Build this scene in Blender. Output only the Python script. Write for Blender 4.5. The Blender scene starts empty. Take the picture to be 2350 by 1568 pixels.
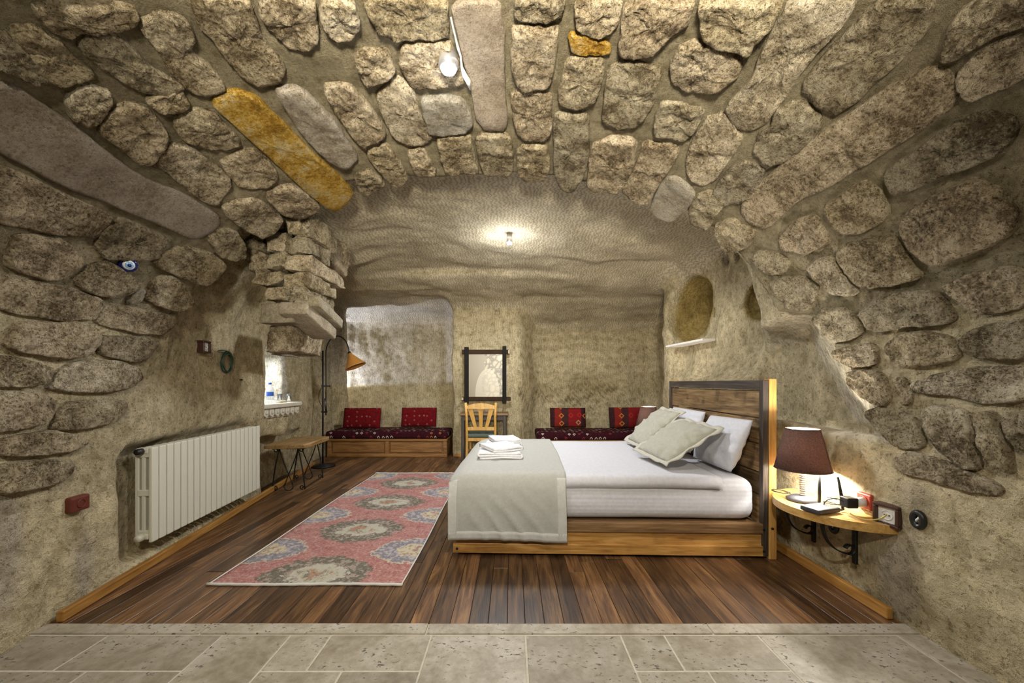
import bpy, bmesh, math, random
import numpy as np
from mathutils import Vector, Matrix, noise
random.seed(7); rng = np.random.default_rng(7)
scene = bpy.context.scene
COL = scene.collection
PI = math.pi
# ------------------------------------------------------------------ camera
FPX, CX, HZ, CAMH = 890.0, 1175.0, 880.0, 1.22
cam_d = bpy.data.cameras.new('camera'); cam_d.sensor_width = 36.0
cam_d.lens = 36.0*FPX/2350.0; cam_d.shift_x = 0.0; cam_d.shift_y = (HZ-784.0)/2350.0
cam_d.clip_start = 0.05
cam = bpy.data.objects.new('camera', cam_d); COL.objects.link(cam)
cam.location = (0, 0, CAMH); cam.rotation_euler = (PI/2, 0, 0)
scene.camera = cam
# ------------------------------------------------------------------ world, exposure
w = bpy.data.worlds.new('world'); scene.world = w; w.use_nodes = True
w.node_tree.nodes['Background'].inputs[0].default_value = (0.02, 0.02, 0.02, 1)
scene.view_settings.view_transform = 'Standard'; scene.view_settings.look = 'None'
scene.view_settings.gamma = 1.0; scene.view_settings.exposure = 0.2
scene.view_settings.use_curve_mapping = False
# lamp powers (each lamp is built with its light further down)
P_VAULT, P_CAVE, P_CAVE_UP, P_REAR, P_UP, P_TABLE, P_ALCOVE, P_NICHE = 60.0, 165.0, 18.0, 270.0, 1150.0, 50.0, 270.0, 13.0
COOL = (0.93, 0.96, 1.0); NEUTRAL = (1.0, 0.93, 0.77); WARM = (1.0, 0.86, 0.66)

def at(px, py, d):
    """point at depth d (metres along +Y) seen at photograph pixel px, py"""
    return Vector(((px-CX)/FPX*d, d, CAMH+(HZ-py)/FPX*d))
def on_floor(px, py, h=0.0):
    d = (CAMH-h)*FPX/(py-HZ)
    return Vector(((px-CX)/FPX*d, d, h))

def add_light(name, kind, loc, power, color, radius=0.05, rot=None, **kw):
    l = bpy.data.lights.new(name, kind); l.energy = power; l.color = color
    if kind in ('POINT', 'SPOT'): l.shadow_soft_size = radius
    for k, v in kw.items(): setattr(l, k, v)
    o = bpy.data.objects.new(name, l); COL.objects.link(o); o.location = loc
    if rot: o.rotation_euler = rot
    return o
# ------------------------------------------------------------------ materials
MATS = {}
def new_mat(name):
    m = bpy.data.materials.new(name); m.use_nodes = True
    nt = m.node_tree; b = nt.nodes['Principled BSDF']; MATS[name] = m
    return m, nt, b
def N(nt, typ, **kw):
    n = nt.nodes.new(typ)
    for k, v in kw.items():
        if k.startswith('i_'): n.inputs[int(k[2:])].default_value = v
        else: setattr(n, k, v)
    return n
def ramp(nt, fac, stops):
    r = nt.nodes.new('ShaderNodeValToRGB'); e = r.color_ramp.elements
    while len(e) < len(stops): e.new(0.5)
    for el, (p, c) in zip(e, stops): el.position = p; el.color = (*c, 1) if len(c) == 3 else c
    nt.links.new(fac, r.inputs[0]); return r.outputs[0]
def mixc(nt, fac, a, b, mode='MIX'):
    m = nt.nodes.new('ShaderNodeMix'); m.data_type = 'RGBA'; m.blend_type = mode
    for sock, v in ((m.inputs[0], fac), (m.inputs[6], a), (m.inputs[7], b)):
        if isinstance(v, (int, float)): sock.default_value = v
        elif isinstance(v, tuple): sock.default_value = (*v, 1) if len(v) == 3 else v
        else: nt.links.new(v, sock)
    return m.outputs[2]
def math_n(nt, op, a, b=0.0, clamp=False):
    m = nt.nodes.new('ShaderNodeMath'); m.operation = op; m.use_clamp = clamp
    for s, v in ((m.inputs[0], a), (m.inputs[1], b)):
        if isinstance(v, (int, float)): s.default_value = v
        else: nt.links.new(v, s)
    return m.outputs[0]
def noise_n(nt, vec, scale, detail=4, rough=0.6, dist=0.0):
    n = nt.nodes.new('ShaderNodeTexNoise'); n.inputs['Scale'].default_value = scale
    n.inputs['Detail'].default_value = detail; n.inputs['Roughness'].default_value = rough
    n.inputs['Distortion'].default_value = dist
    if vec is not None: nt.links.new(vec, n.inputs['Vector'])
    return n.outputs['Fac']
def coords(nt, kind='Object', scale=None, rot=None, rnd=False):
    tc = nt.nodes.new('ShaderNodeTexCoord'); out = tc.outputs[kind]
    if rnd:
        oi = nt.nodes.new('ShaderNodeObjectInfo')
        mul = nt.nodes.new('ShaderNodeVectorMath'); mul.operation = 'SCALE'; mul.inputs[0].default_value = (37.1, 19.7, 53.3)
        nt.links.new(oi.outputs['Random'], mul.inputs['Scale'])
        ad = nt.nodes.new('ShaderNodeVectorMath'); ad.operation = 'ADD'
        nt.links.new(out, ad.inputs[0]); nt.links.new(mul.outputs[0], ad.inputs[1]); out = ad.outputs[0]
    if scale or rot:
        mp = nt.nodes.new('ShaderNodeMapping')
        if scale: mp.inputs['Scale'].default_value = scale
        if rot: mp.inputs['Rotation'].default_value = rot
        nt.links.new(out, mp.inputs['Vector']); out = mp.outputs[0]
    return out
def bump(nt, bsdf, h, strength=0.5, dist=0.02, normal=None):
    b = nt.nodes.new('ShaderNodeBump'); b.inputs['Strength'].default_value = strength; b.inputs['Distance'].default_value = dist
    nt.links.new(h, b.inputs['Height'])
    if normal is not None: nt.links.new(normal, b.inputs['Normal'])
    if bsdf is not None: nt.links.new(b.outputs[0], bsdf.inputs['Normal'])
    return b.outputs[0]
def plain(name, col, rough=0.5, metal=0.0, nscale=0, namt=0.15, bmp=0.0, **kw):
    m, nt, b = new_mat(name)
    b.inputs['Roughness'].default_value = rough; b.inputs['Metallic'].default_value = metal
    if nscale:
        f = noise_n(nt, coords(nt), nscale, 4)
        c = ramp(nt, f, [(0.25, tuple(x*(1-namt) for x in col)), (0.75, tuple(min(1, x*(1+namt)) for x in col))])
        nt.links.new(c, b.inputs['Base Color'])
        if bmp: bump(nt, b, f, bmp, 0.004)
    else: b.inputs['Base Color'].default_value = (*col, 1)
    for k, v in kw.items(): b.inputs[k].default_value = v
    return m
def emit(name, col, strength):
    m, nt, b = new_mat(name); b.inputs['Base Color'].default_value = (*col, 1)
    b.inputs['Emission Color'].default_value = (*col, 1); b.inputs['Emission Strength'].default_value = strength
    return m
def wood(name, dark, mid, light, rough=0.45, axis=1, scale=1.0, rnd=True, spread=0.5, knots=0.0, bmp=0.15):
    """grain runs along the local axis"""
    m, nt, b = new_mat(name)
    sc = [14.0*scale]*3; sc[axis] = 1.3*scale
    v = coords(nt, 'Object', tuple(sc), rnd=rnd)
    g = noise_n(nt, v, 1.6, 6, 0.62, 1.2)
    sc2 = [60.0*scale]*3; sc2[axis] = 2.5*scale
    g2 = noise_n(nt, coords(nt, 'Object', tuple(sc2), rnd=rnd), 1.5, 3, 0.6)
    f = math_n(nt, 'ADD', math_n(nt, 'MULTIPLY', g, 0.7), math_n(nt, 'MULTIPLY', g2, 0.3))
    c = ramp(nt, f, [(0.34, dark), (0.50, mid), (0.66, light)])
    if spread:
        oi = nt.nodes.new('ShaderNodeObjectInfo')
        k = ramp(nt, oi.outputs['Random'], [(0.0, (1-spread,)*3), (0.5, (1.0, 1.0, 1.0)), (1.0, (1+spread,)*3)])
        c = mixc(nt, 1.0, c, k, 'MULTIPLY')
    if knots:
        kn = noise_n(nt, coords(nt, 'Object', (5, 5, 5), rnd=rnd), 1.0, 3, 0.6)
        c = mixc(nt, math_n(nt, 'MULTIPLY', ramp(nt, kn, [(0.55, (0, 0, 0)), (0.72, (1, 1, 1))]), knots), c, tuple(x*0.35 for x in dark))
    nt.links.new(c, b.inputs['Base Color'])
    b.inputs['Roughness'].default_value = rough
    if bmp: bump(nt, b, g2, bmp, 0.004)
    return m
# ---- rock: pale tuff, pitted and chisel marked; 'tint' holds the pigment of the stone (ochre, soot, plaster) and lamplight painted on the niche reveal
def rock_mat(name, chisel=0.5, pits=0.6, scale=1.0, cs=(1, 1, 1), blot=1.0):
    m, nt, b = new_mat(name)
    v = coords(nt, 'Object')
    at_ = nt.nodes.new('ShaderNodeAttribute'); at_.attribute_name = 'tint'
    big = noise_n(nt, v, 2.1, 5, 0.6)
    med = noise_n(nt, v, 11*scale, 6, 0.7)
    fine = noise_n(nt, v, 55*scale, 5, 0.75)
    c = mixc(nt, 1.0, at_.outputs['Color'], ramp(nt, big, [(0.3, (0.80, 0.78, 0.72)), (0.7, (1.16, 1.14, 1.10))]), 'MULTIPLY')
    c = mixc(nt, 1.0, c, ramp(nt, med, [(0.34, (1-0.34*blot, 1-0.37*blot, 1-0.45*blot)), (0.52, (1.0, 1.0, 1.0)), (0.70, (1+0.22*blot, 1+0.21*blot, 1+0.18*blot))]), 'MULTIPLY')
    pit = ramp(nt, fine, [(0.37, (1, 1, 1)), (0.45, (0, 0, 0))])
    c = mixc(nt, math_n(nt, 'MULTIPLY', pit, pits), c, mixc(nt, 1.0, c, (0.30, 0.25, 0.17), 'MULTIPLY'))
    nt.links.new(c, b.inputs['Base Color']); b.inputs['Roughness'].default_value = 0.95
    b.inputs['Specular IOR Level'].default_value = 0.1
    # chisel strokes
    mp = coords(nt, 'Object', cs)
    wv = nt.nodes.new('ShaderNodeTexWave'); wv.inputs['Scale'].default_value = 8.5*scale; wv.inputs['Distortion'].default_value = 11.0
    wv.inputs['Detail'].default_value = 3.0; wv.inputs['Detail Scale'].default_value = 1.2; wv.inputs['Detail Roughness'].default_value = 0.6
    nt.links.new(mp, wv.inputs['Vector'])
    c2 = mixc(nt, 1.0, c, ramp(nt, wv.outputs['Fac'], [(0.15, (1-0.35*chisel, 1-0.37*chisel, 1-0.42*chisel)), (0.55, (1.04, 1.04, 1.04))]), 'MULTIPLY'); nt.links.new(c2, b.inputs['Base Color'])
    n1 = bump(nt, None, med, 0.8, 0.045)
    n2 = bump(nt, None, wv.outputs['Fac'], chisel, 0.022, n1)
    bump(nt, b, fine, 1.0, 0.030, n2)
    return m
rock_mat('rock_ceiling', 0.8, 0.30, 1.0, (1, 1.6, 1), 0.35)
rock_mat('rock_side', 0.34, 0.75, 1.0, (1, 1, 0.7))
rock_mat('rock_rough', 0.35, 0.55, 0.62, (1, 1, 1))
rock_mat('mortar', 0.12, 0.22, 1.5)
# ---- masonry stones of the vault
def stone_mat(name, dark, mid, light, spread=0.28, speck=0.8):
    m, nt, b = new_mat(name)
    v = coords(nt, 'Object', rnd=True)
    a = noise_n(nt, v, 5.5, 6, 0.70)
    f = noise_n(nt, v, 40, 6, 0.82)
    s = noise_n(nt, v, 2.2, 3, 0.6)
    c = ramp(nt, math_n(nt, 'ADD', math_n(nt, 'MULTIPLY', a, 0.55), math_n(nt, 'MULTIPLY', f, 0.45)), [(0.42, dark), (0.50, mid), (0.585, light)])
    soot = math_n(nt, 'MULTIPLY', ramp(nt, s, [(0.50, (0, 0, 0)), (0.68, (1, 1, 1))]), ramp(nt, f, [(0.40, (1, 1, 1)), (0.60, (0.0, 0.0, 0.0))]))
    c = mixc(nt, math_n(nt, 'MULTIPLY', soot, speck), c, (0.035, 0.026, 0.016))
    pt = noise_n(nt, v, 95, 3, 0.6); pit = ramp(nt, pt, [(0.36, (1, 1, 1)), (0.45, (0, 0, 0))])
    c = mixc(nt, math_n(nt, 'MULTIPLY', pit, 0.85*min(1, speck+0.2)), c, mixc(nt, 1.0, c, (0.22, 0.18, 0.13), 'MULTIPLY'))
    crust = ramp(nt, pt, [(0.60, (0, 0, 0)), (0.70, (1, 1, 1))]); c = mixc(nt, math_n(nt, 'MULTIPLY', crust, 0.45), c, (0.74, 0.66, 0.50))
    oi = nt.nodes.new('ShaderNodeObjectInfo')
    k = ramp(nt, oi.outputs['Random'], [(0.0, (1-spread, 1-spread, 1-spread)), (0.35, (1, 0.97, 0.9)), (0.7, (1.05, 1.0, 0.98)), (1.0, (1+spread, 1+spread, 1+spread*1.1))])
    c = mixc(nt, 1.0, c, k, 'MULTIPLY')
    nt.links.new(c, b.inputs['Base Color']); b.inputs['Roughness'].default_value = 0.95
    b.inputs['Specular IOR Level'].default_value = 0.1
    n1 = bump(nt, None, a, 0.9, 0.035)
    n2 = bump(nt, None, f, 1.0, 0.036, n1)
    bump(nt, b, pt, 0.8, 0.014, n2)
    return m
stone_mat('stone', (0.19, 0.145, 0.085), (0.48, 0.40, 0.265), (0.72, 0.63, 0.46), 0.24, 0.65)
stone_mat('stone_yellow', (0.33, 0.17, 0.02), (0.58, 0.36, 0.06), (0.62, 0.52, 0.32), 0.02, 0.25)
stone_mat('stone_pale', (0.30, 0.25, 0.18), (0.46, 0.41, 0.33), (0.58, 0.54, 0.47), 0.08, 0.25)
stone_mat('stone_mauve', (0.37, 0.30, 0.225), (0.50, 0.42, 0.335), (0.60, 0.52, 0.43), 0.05, 0.25)
stone_mat('stone_cut', (0.34, 0.29, 0.20), (0.46, 0.40, 0.29), (0.56, 0.50, 0.39), 0.10, 0.15)
# ------------------------------------------------------------------ mesh helpers
def link_mesh(name, me, mat, parent=None, smooth=False):
    if mat is not None and not me.materials: me.materials.append(MATS[mat] if isinstance(mat, str) else mat)
    if smooth: me.polygons.foreach_set('use_smooth', [True]*len(me.polygons))
    o = bpy.data.objects.new(name, me); COL.objects.link(o)
    if parent is not None: o.parent = parent
    return o
def obj(name, bm, mat, parent=None, smooth=False, loc=None):
    me = bpy.data.meshes.new(name); bm.to_mesh(me); bm.free()
    o = link_mesh(name, me, mat, parent, smooth)
    if loc is not None: o.location = loc
    return o
def empty(name, loc=(0, 0, 0), rz=0.0):
    o = bpy.data.objects.new(name, None); COL.objects.link(o); o.location = loc; o.rotation_euler = (0, 0, rz)
    o.empty_display_size = 0.1
    return o
def tag(o, label=None, cat=None, group=None, kind=None):
    if label: o['label'] = label
    if cat: o['category'] = cat
    if group: o['group'] = group
    if kind: o['kind'] = kind
    return o
def BM(): return bmesh.new()
def box(bm, x0, x1, y0, y1, z0, z1, bev=0.0, seg=1, M=None):
    v = [bm.verts.new((x, y, z)) for z in (z0, z1) for y in (y0, y1) for x in (x0, x1)]
    fs = [bm.faces.new([v[i] for i in q]) for q in ((0, 2, 3, 1), (4, 5, 7, 6), (0, 1, 5, 4), (2, 6, 7, 3), (0, 4, 6, 2), (1, 3, 7, 5))]
    if M is not None:
        for q in v: q.co = M @ q.co
    if bev > 0:
        es = list({e for f in fs for e in f.edges})
        bmesh.ops.bevel(bm, geom=es, offset=bev, segments=seg, profile=0.5, affect='EDGES')
    return bm
def tube(bm, pts, r, seg=8, cap=True, closed=False):
    """tube through pts; r number or list"""
    pts = [Vector(p) for p in pts]; n = len(pts); rings = []
    up = Vector((0, 0, 1)); prev = None
    for i, p in enumerate(pts):
        if closed: t = (pts[(i+1) % n]-pts[i-1])
        else: t = (pts[min(i+1, n-1)]-pts[max(i-1, 0)])
        if t.length < 1e-9: t = Vector((0, 0, 1))
        t.normalize()
        if prev is None:
            a = t.cross(up)
            if a.length < 0.05: a = t.cross(Vector((1, 0, 0)))
        else: a = prev - t*prev.dot(t)
        a.normalize(); prev = a; b = t.cross(a)
        rr = r[i] if isinstance(r, (list, tuple)) else r
        rings.append([bm.verts.new(p+(a*math.cos(2*PI*k/seg)+b*math.sin(2*PI*k/seg))*rr) for k in range(seg)])
    for i in range(n if closed else n-1):
        A, B = rings[i], rings[(i+1) % n]
        for k in range(seg): bm.faces.new((A[k], A[(k+1) % seg], B[(k+1) % seg], B[k]))
    if cap and not closed:
        bm.faces.new(rings[0][::-1]); bm.faces.new(rings[-1])
    return bm
def lathe(bm, prof, seg=24, center=(0, 0, 0), cap0=True, cap1=True):
    cx, cy, cz = center; rings = []
    for r, z in prof:
        rings.append([bm.verts.new((cx+r*math.cos(2*PI*k/seg), cy+r*math.sin(2*PI*k/seg), cz+z)) for k in range(seg)])
    for A, B in zip(rings, rings[1:]):
        for k in range(seg): bm.faces.new((A[k], A[(k+1) % seg], B[(k+1) % seg], B[k]))
    if cap0: bm.faces.new(rings[0][::-1])
    if cap1: bm.faces.new(rings[-1])
    return bm
def prism(bm, outline, z0, z1, M=None, bev=0.0):
    a = [bm.verts.new((x, y, z0)) for x, y in outline]; b = [bm.verts.new((x, y, z1)) for x, y in outline]
    fs = [bm.faces.new(a[::-1]), bm.faces.new(b)]
    n = len(a)
    for i in range(n): fs.append(bm.faces.new((a[i], a[(i+1) % n], b[(i+1) % n], b[i])))
    if M is not None:
        for q in a+b: q.co = M @ q.co
    if bev:
        es = list({e for f in fs[:2] for e in f.edges})
        bmesh.ops.bevel(bm, geom=es, offset=bev, segments=2, profile=0.5, affect='EDGES')
    bmesh.ops.recalc_face_normals(bm, faces=bm.faces)
    return bm
def bez(p0, p1, p2, p3, n=10):
    p0, p1, p2, p3 = map(Vector, (p0, p1, p2, p3)); out = []
    for i in range(n+1):
        t = i/n; s = 1-t
        out.append(p0*s**3+p1*3*s*s*t+p2*3*s*t*t+p3*t**3)
    return out
# ------------------------------------------------------------------ the cave: one carved void, meshed by surface nets
def smooth(a, b, x):
    t = np.clip((x-a)/(b-a), 0, 1); return t*t*(3-2*t)
def smin(a, b, k):
    h = np.clip(0.5+0.5*(b-a)/k, 0, 1); return b*(1-h)+a*h-k*h*(1-h)
def smax(a, b, k): return -smin(-a, -b, k)
def XL(y): return -2.015-0.165*np.maximum(y, 0.3)
XR = 1.98
def section(X, Y, Z, aR, h0, b, n):
    xc = -0.2
    u = np.where(X < xc, (xc-X)/(xc-XL(Y)), (X-xc)/aR)
    wz = np.maximum(Z-h0, 0)/b
    return (np.power(np.power(np.abs(u), n)+np.power(wz, n)+1e-9, 1.0/n)-1.0)*1.9
def vault_f(X, Y, Z): return section(X, Y, Z, XR+0.2, 1.0, 1.70, 2.5)
def ellips(X, Y, Z, c, r):
    k = np.sqrt(((X-c[0])/r[0])**2+((Y-c[1])/r[1])**2+((Z-c[2])/r[2])**2)
    return (k-1.0)*min(r)
def rbox(X, Y, Z, x0, x1, y0, y1, z0, z1, r=0.05):
    qx = np.maximum(x0-X, X-x1)+r; qy = np.maximum(y0-Y, Y-y1)+r; qz = np.maximum(z0-Z, Z-z1)+r
    return np.minimum(np.maximum(np.maximum(qx, qy), qz), 0)+np.sqrt(np.maximum(qx, 0)**2+np.maximum(qy, 0)**2+np.maximum(qz, 0)**2)-r
def wob(X, Y, Z, s, seed):
    r = np.random.default_rng(seed); o = 0
    for i in range(5):
        k = r.normal(size=3)*s; o = o+np.sin(X*k[0]+Y*k[1]+Z*k[2]+r.uniform(0, 6.28))
    return o/5
def cave(X, Y, Z):
    V = smax(vault_f(X, Y, Z), np.maximum(Y-2.95, -1.75-Y), 0.03)
    # rock chamber behind the vault
    C = section(X, Y, Z, XR+0.2, 1.35, 1.50+0.05*np.sin(Y*1.9+X*0.8), 3.0)
    C = smax(C, np.maximum(Y-5.45, 2.74-Y), 0.06)
    C = smin(C, rbox(X, Y, Z, 1.0, 2.30, 3.25, 5.35, 1.20, 2.74, 0.35), 0.25)
    # lower back zone in front of the alcoves
    top = 2.72-0.20*(Y-5.5)
    Bz = rbox(X, Y, Z+(Y-5.5)*0.20, -2.98, 2.15, 4.9, 6.47, -1, 2.72, 0.16)
    D = smin(C, Bz, 0.10)
    # alcoves
    al = rbox(X, Y, Z+0.25*np.maximum(Y-6.5, 0), -3.14, -0.98-0.10*(Y-6.4), 5.82, 7.30, -1, 2.66, 0.22)
    al = smin(al, rbox(X, Y, Z, -3.92, -2.8, 6.96, 7.28, 0.7, 2.4, 0.05), 0.04)
    al = smax(al, -rbox(X, Y, Z, -4.7, -2.93, 6.80, 6.95, 0.47, 3.2, 0.04), 0.04)
    xl = 0.14+0.5*np.maximum(Y-6.45, 0)
    ar = rbox(X-0.5*np.maximum(Y-6.45, 0)*(X < 1.2), Y, Z+0.45*np.maximum(Y-6.3, 0), 0.14, 2.62, 5.55, 7.12, -1, 2.62, 0.20)
    D = smin(D, al, 0.06); D = smin(D, ar, 0.08)
    R = np.minimum(V, D)
    # niche beside the bed, cut behind the end of the masonry
    edge = ((2.03+(Z-0.95)*0.62+1.7*np.maximum(X-1.99, 0))-Y)*0.6
    Ni = rbox(X, Y, Z+0.12*np.abs(Y-2.7), 1.5, 2.36, 1.8, 3.55, 0.2, 1.72, 0.20)
    Ni = smax(smax(Ni, edge, 0.03), 0.94-Z-0.16*(X-1.98), 0.03)
    R = smin(R, Ni, 0.04)
    R = smin(R, ellips(X, Y, Z, (2.22, 4.92, 2.14), (0.34, 0.50, 0.42)), 0.02)
    R = smin(R, ellips(X, Y, Z, (2.29, 3.60, 2.0), (0.16, 0.24, 0.19)), 0.02)
    for c, r in SMALL_HOLES: R = smin(R, ellips(X, Y, Z, c, r), 0.01)
    # window niche and recesses in the left wall
    R = smin(R, rbox(X, Y, Z, -3.40, -2.6, 4.30, 5.02, 0.985, 1.62, 0.05), 0.03)
    R = smin(R, rbox(X-XL(Y), Y, Z, -0.10, 0.3, 2.40, 3.95, 0.08, 0.80, 0.08), 0.08)
    R = smin(R, rbox(X-XL(Y), Y, Z, -0.16, 0.3, 4.12, 5.5, -0.5, 0.60, 0.10), 0.05)
    amp = 0.018+0.02*smooth(2.7, 3.4, Y)
    return R+amp*wob(X, Y, Z, 3.0, 3)+0.010*wob(X, Y, Z, 9.0, 4)
SMALL_HOLES = [((2.26, 4.13, 2.55), (0.12, 0.09, 0.09)), ((2.28, 3.94, 2.50), (0.08, 0.04, 0.06)), ((2.29, 4.41, 2.02), (0.09, 0.05, 0.08)),
               ((2.28, 4.25, 2.01), (0.08, 0.045, 0.06)), ((-0.62, 6.47, 2.38), (0.035, 0.06, 0.035)), ((-0.24, 6.47, 2.40), (0.045, 0.06, 0.045)),
               ((2.00, 7.02, 1.93), (0.22, 0.09, 0.030)), ((2.20, 7.02, 1.95), (0.20, 0.09, 0.026)), ((2.08, 7.02, 1.90), (0.08, 0.09, 0.045))]
def surface_nets(F, o, h):
    ins = F < 0
    nx, ny, nz = F.shape
    cnt = np.zeros((nx-1, ny-1, nz-1), np.int8)
    for a in (0, 1):
        for b in (0, 1):
            for c in (0, 1): cnt += ins[a:nx-1+a, b:ny-1+b, c:nz-1+c]
    act = (cnt > 0) & (cnt < 8)
    I = np.argwhere(act); idx = -np.ones(act.shape, np.int32); idx[act] = np.arange(len(I))
    acc = np.zeros((len(I), 3)); num = np.zeros(len(I))
    corners = [(a, b, c) for a in (0, 1) for b in (0, 1) for c in (0, 1)]
    vals = {k: F[I[:, 0]+k[0], I[:, 1]+k[1], I[:, 2]+k[2]] for k in corners}
    for k in corners:
        for ax in range(3):
            if k[ax] == 0:
                k2 = tuple(k[j]+(j == ax) for j in range(3))
                a, b = vals[k], vals[k2]; m = (a < 0) != (b < 0)
                t = np.where(m, a/(a-b+1e-12), 0)
                p = np.array(k, float)[None].repeat(len(I), 0); p[:, ax] += t
                acc += p*m[:, None]; num += m
    V = (I+acc/num[:, None])*h+np.array(o)
    quads = []
    for ax in range(3):
        a = [slice(None)]*3; b = [slice(None)]*3
        a[ax] = slice(0, -1); b[ax] = slice(1, None)
        s0 = ins[tuple(a)]; s1 = ins[tuple(b)]
        E = np.argwhere(s0 != s1)
        u, v = (ax+1) % 3, (ax+2) % 3
        E = E[(E[:, u] > 0) & (E[:, v] > 0) & (E[:, u] < F.shape[u]-1) & (E[:, v] < F.shape[v]-1)]
        flip = s0[E[:, 0], E[:, 1], E[:, 2]]
        q = []
        for du, dv in ((-1, -1), (0, -1), (0, 0), (-1, 0)):
            e = E.copy(); e[:, u] += du; e[:, v] += dv
            q.append(idx[e[:, 0], e[:, 1], e[:, 2]])
        q = np.stack(q, 1); q[flip] = q[flip][:, ::-1]
        quads.append(q)
    return V, np.concatenate(quads)
GH = 0.03
def build_shell():
    o = np.array((-4.02, -1.95, -0.06)); n = np.array(((2.85+4.02)/GH, (7.4+1.95)/GH, (3.05+0.06)/GH)).astype(int)
    gx, gy, gz = [(o[i]+np.arange(n[i])*GH).astype(np.float32) for i in range(3)]
    F = np.empty(tuple(n), np.float32)
    step = 40
    for s in range(0, n[1], step):
        X, Y, Z = np.meshgrid(gx, gy[s:s+step], gz, indexing='ij')
        F[:, s:s+step] = cave(X, Y, Z)
    V, Q = surface_nets(F, o, GH)
    # refine onto the field
    e = 0.01
    for _ in range(2):
        f = cave(*V.T)
        g = np.stack([(cave(*(V+d).T)-cave(*(V-d).T))/(2*e) for d in np.eye(3)*e], 1)
        g2 = (g*g).sum(1)+1e-6
        mv = np.clip(f/np.maximum(g2, 0.3), -0.02, 0.02)
        V = V-g*mv[:, None]
    nrm = -g/np.sqrt(g2)[:, None]
    # chipped relief
    dv = np.array([noise.fractal(Vector(p)*6.0, 0.9, 2.1, 3) for p in V])
    V = V+nrm*(dv*0.012)[:, None]
    c = V[Q].mean(1); fn = nrm[Q].mean(1)
    cls = np.where(c[:, 0] < -0.2, 1, 2)                       # left, right
    cls[c[:, 1] > 5.75] = 3                                     # back
    up = (fn[:, 2] < -0.55) & (c[:, 2] > 1.55)
    cls[up & (c[:, 1] <= 2.795)] = 0                            # vault
    cls[up & (c[:, 1] > 2.795) & (c[:, 2] > 2.05)] = 4          # rock ceiling
    cls[c[:, 1] < -1.6] = 5
    mort = (c[:, 1] < 2.80)
    tint = tint_of(V, nrm)
    names = {0: 'ceiling', 1: 'wall_left', 2: 'wall_right', 3: 'wall_back', 4: 'ceiling.001', 5: 'wall_front'}
    mats = {0: 'mortar', 1: 'rock_side', 2: 'rock_side', 3: 'rock_side', 4: 'rock_ceiling', 5: 'rock_side'}
    labels = {0: ('masonry barrel vault with grey mortar between rough stones', 'ceiling'), 1: ('pitted tuff side wall behind the white radiator', 'wall'),
              2: ('carved tuff side wall with a niche behind the headboard', 'wall'), 3: ('back wall of carved tuff with two sitting alcoves and a pier', 'wall'),
              4: ('chisel marked rock ceiling of the cave behind the vault', 'ceiling'), 5: ('rock wall at the entrance end of the room', 'wall')}
    out = {}
    for k in range(6):
        q = Q[cls == k]
        if not len(q): continue
        u, inv = np.unique(q, return_inverse=True); inv = inv.reshape(q.shape)
        me = bpy.data.meshes.new(names[k])
        me.vertices.add(len(u)); me.vertices.foreach_set('co', V[u].astype(np.float32).ravel())
        me.loops.add(inv.size); me.loops.foreach_set('vertex_index', inv.astype(np.int32).ravel())
        me.polygons.add(len(q)); me.polygons.foreach_set('loop_start', np.arange(0, inv.size, 4, dtype=np.int32))
        me.update(calc_edges=True); me.validate()
        at_ = me.attributes.new('tint', 'FLOAT_COLOR', 'POINT')
        at_.data.foreach_set('color', np.concatenate([tint[u], np.ones((len(u), 1))], 1).astype(np.float32).ravel())
        if k in (1, 2):
            me.materials.append(MATS['rock_side']); me.materials.append(MATS['rock_rough']); 
            cc = c[cls == k]
            me.polygons.foreach_set('material_index', ((cc[:, 2] < (0.95 if k == 2 else 0.6)) & (cc[:, 1] < 2.9)).astype(np.int32))
        ob = link_mesh(names[k], me, mats[k], smooth=True)
        try: me.normals_split_custom_set_from_vertices(nrm_smooth(V, Q)[u])
        except Exception as ex: print('normals', ex)
        tag(ob, labels[k][0], None, kind='structure')
        out[k] = ob
    return out
_ns = {}
def nrm_smooth(V, Q):
    if 'n' in _ns: return _ns['n']
    a = V[Q[:, 2]]-V[Q[:, 0]]; b = V[Q[:, 3]]-V[Q[:, 1]]
    fn = np.cross(a, b); vn = np.zeros_like(V)
    for k in range(4): np.add.at(vn, Q[:, k], fn)
    vn /= np.linalg.norm(vn, axis=1)[:, None]+1e-12
    _ns['n'] = vn; return vn
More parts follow.
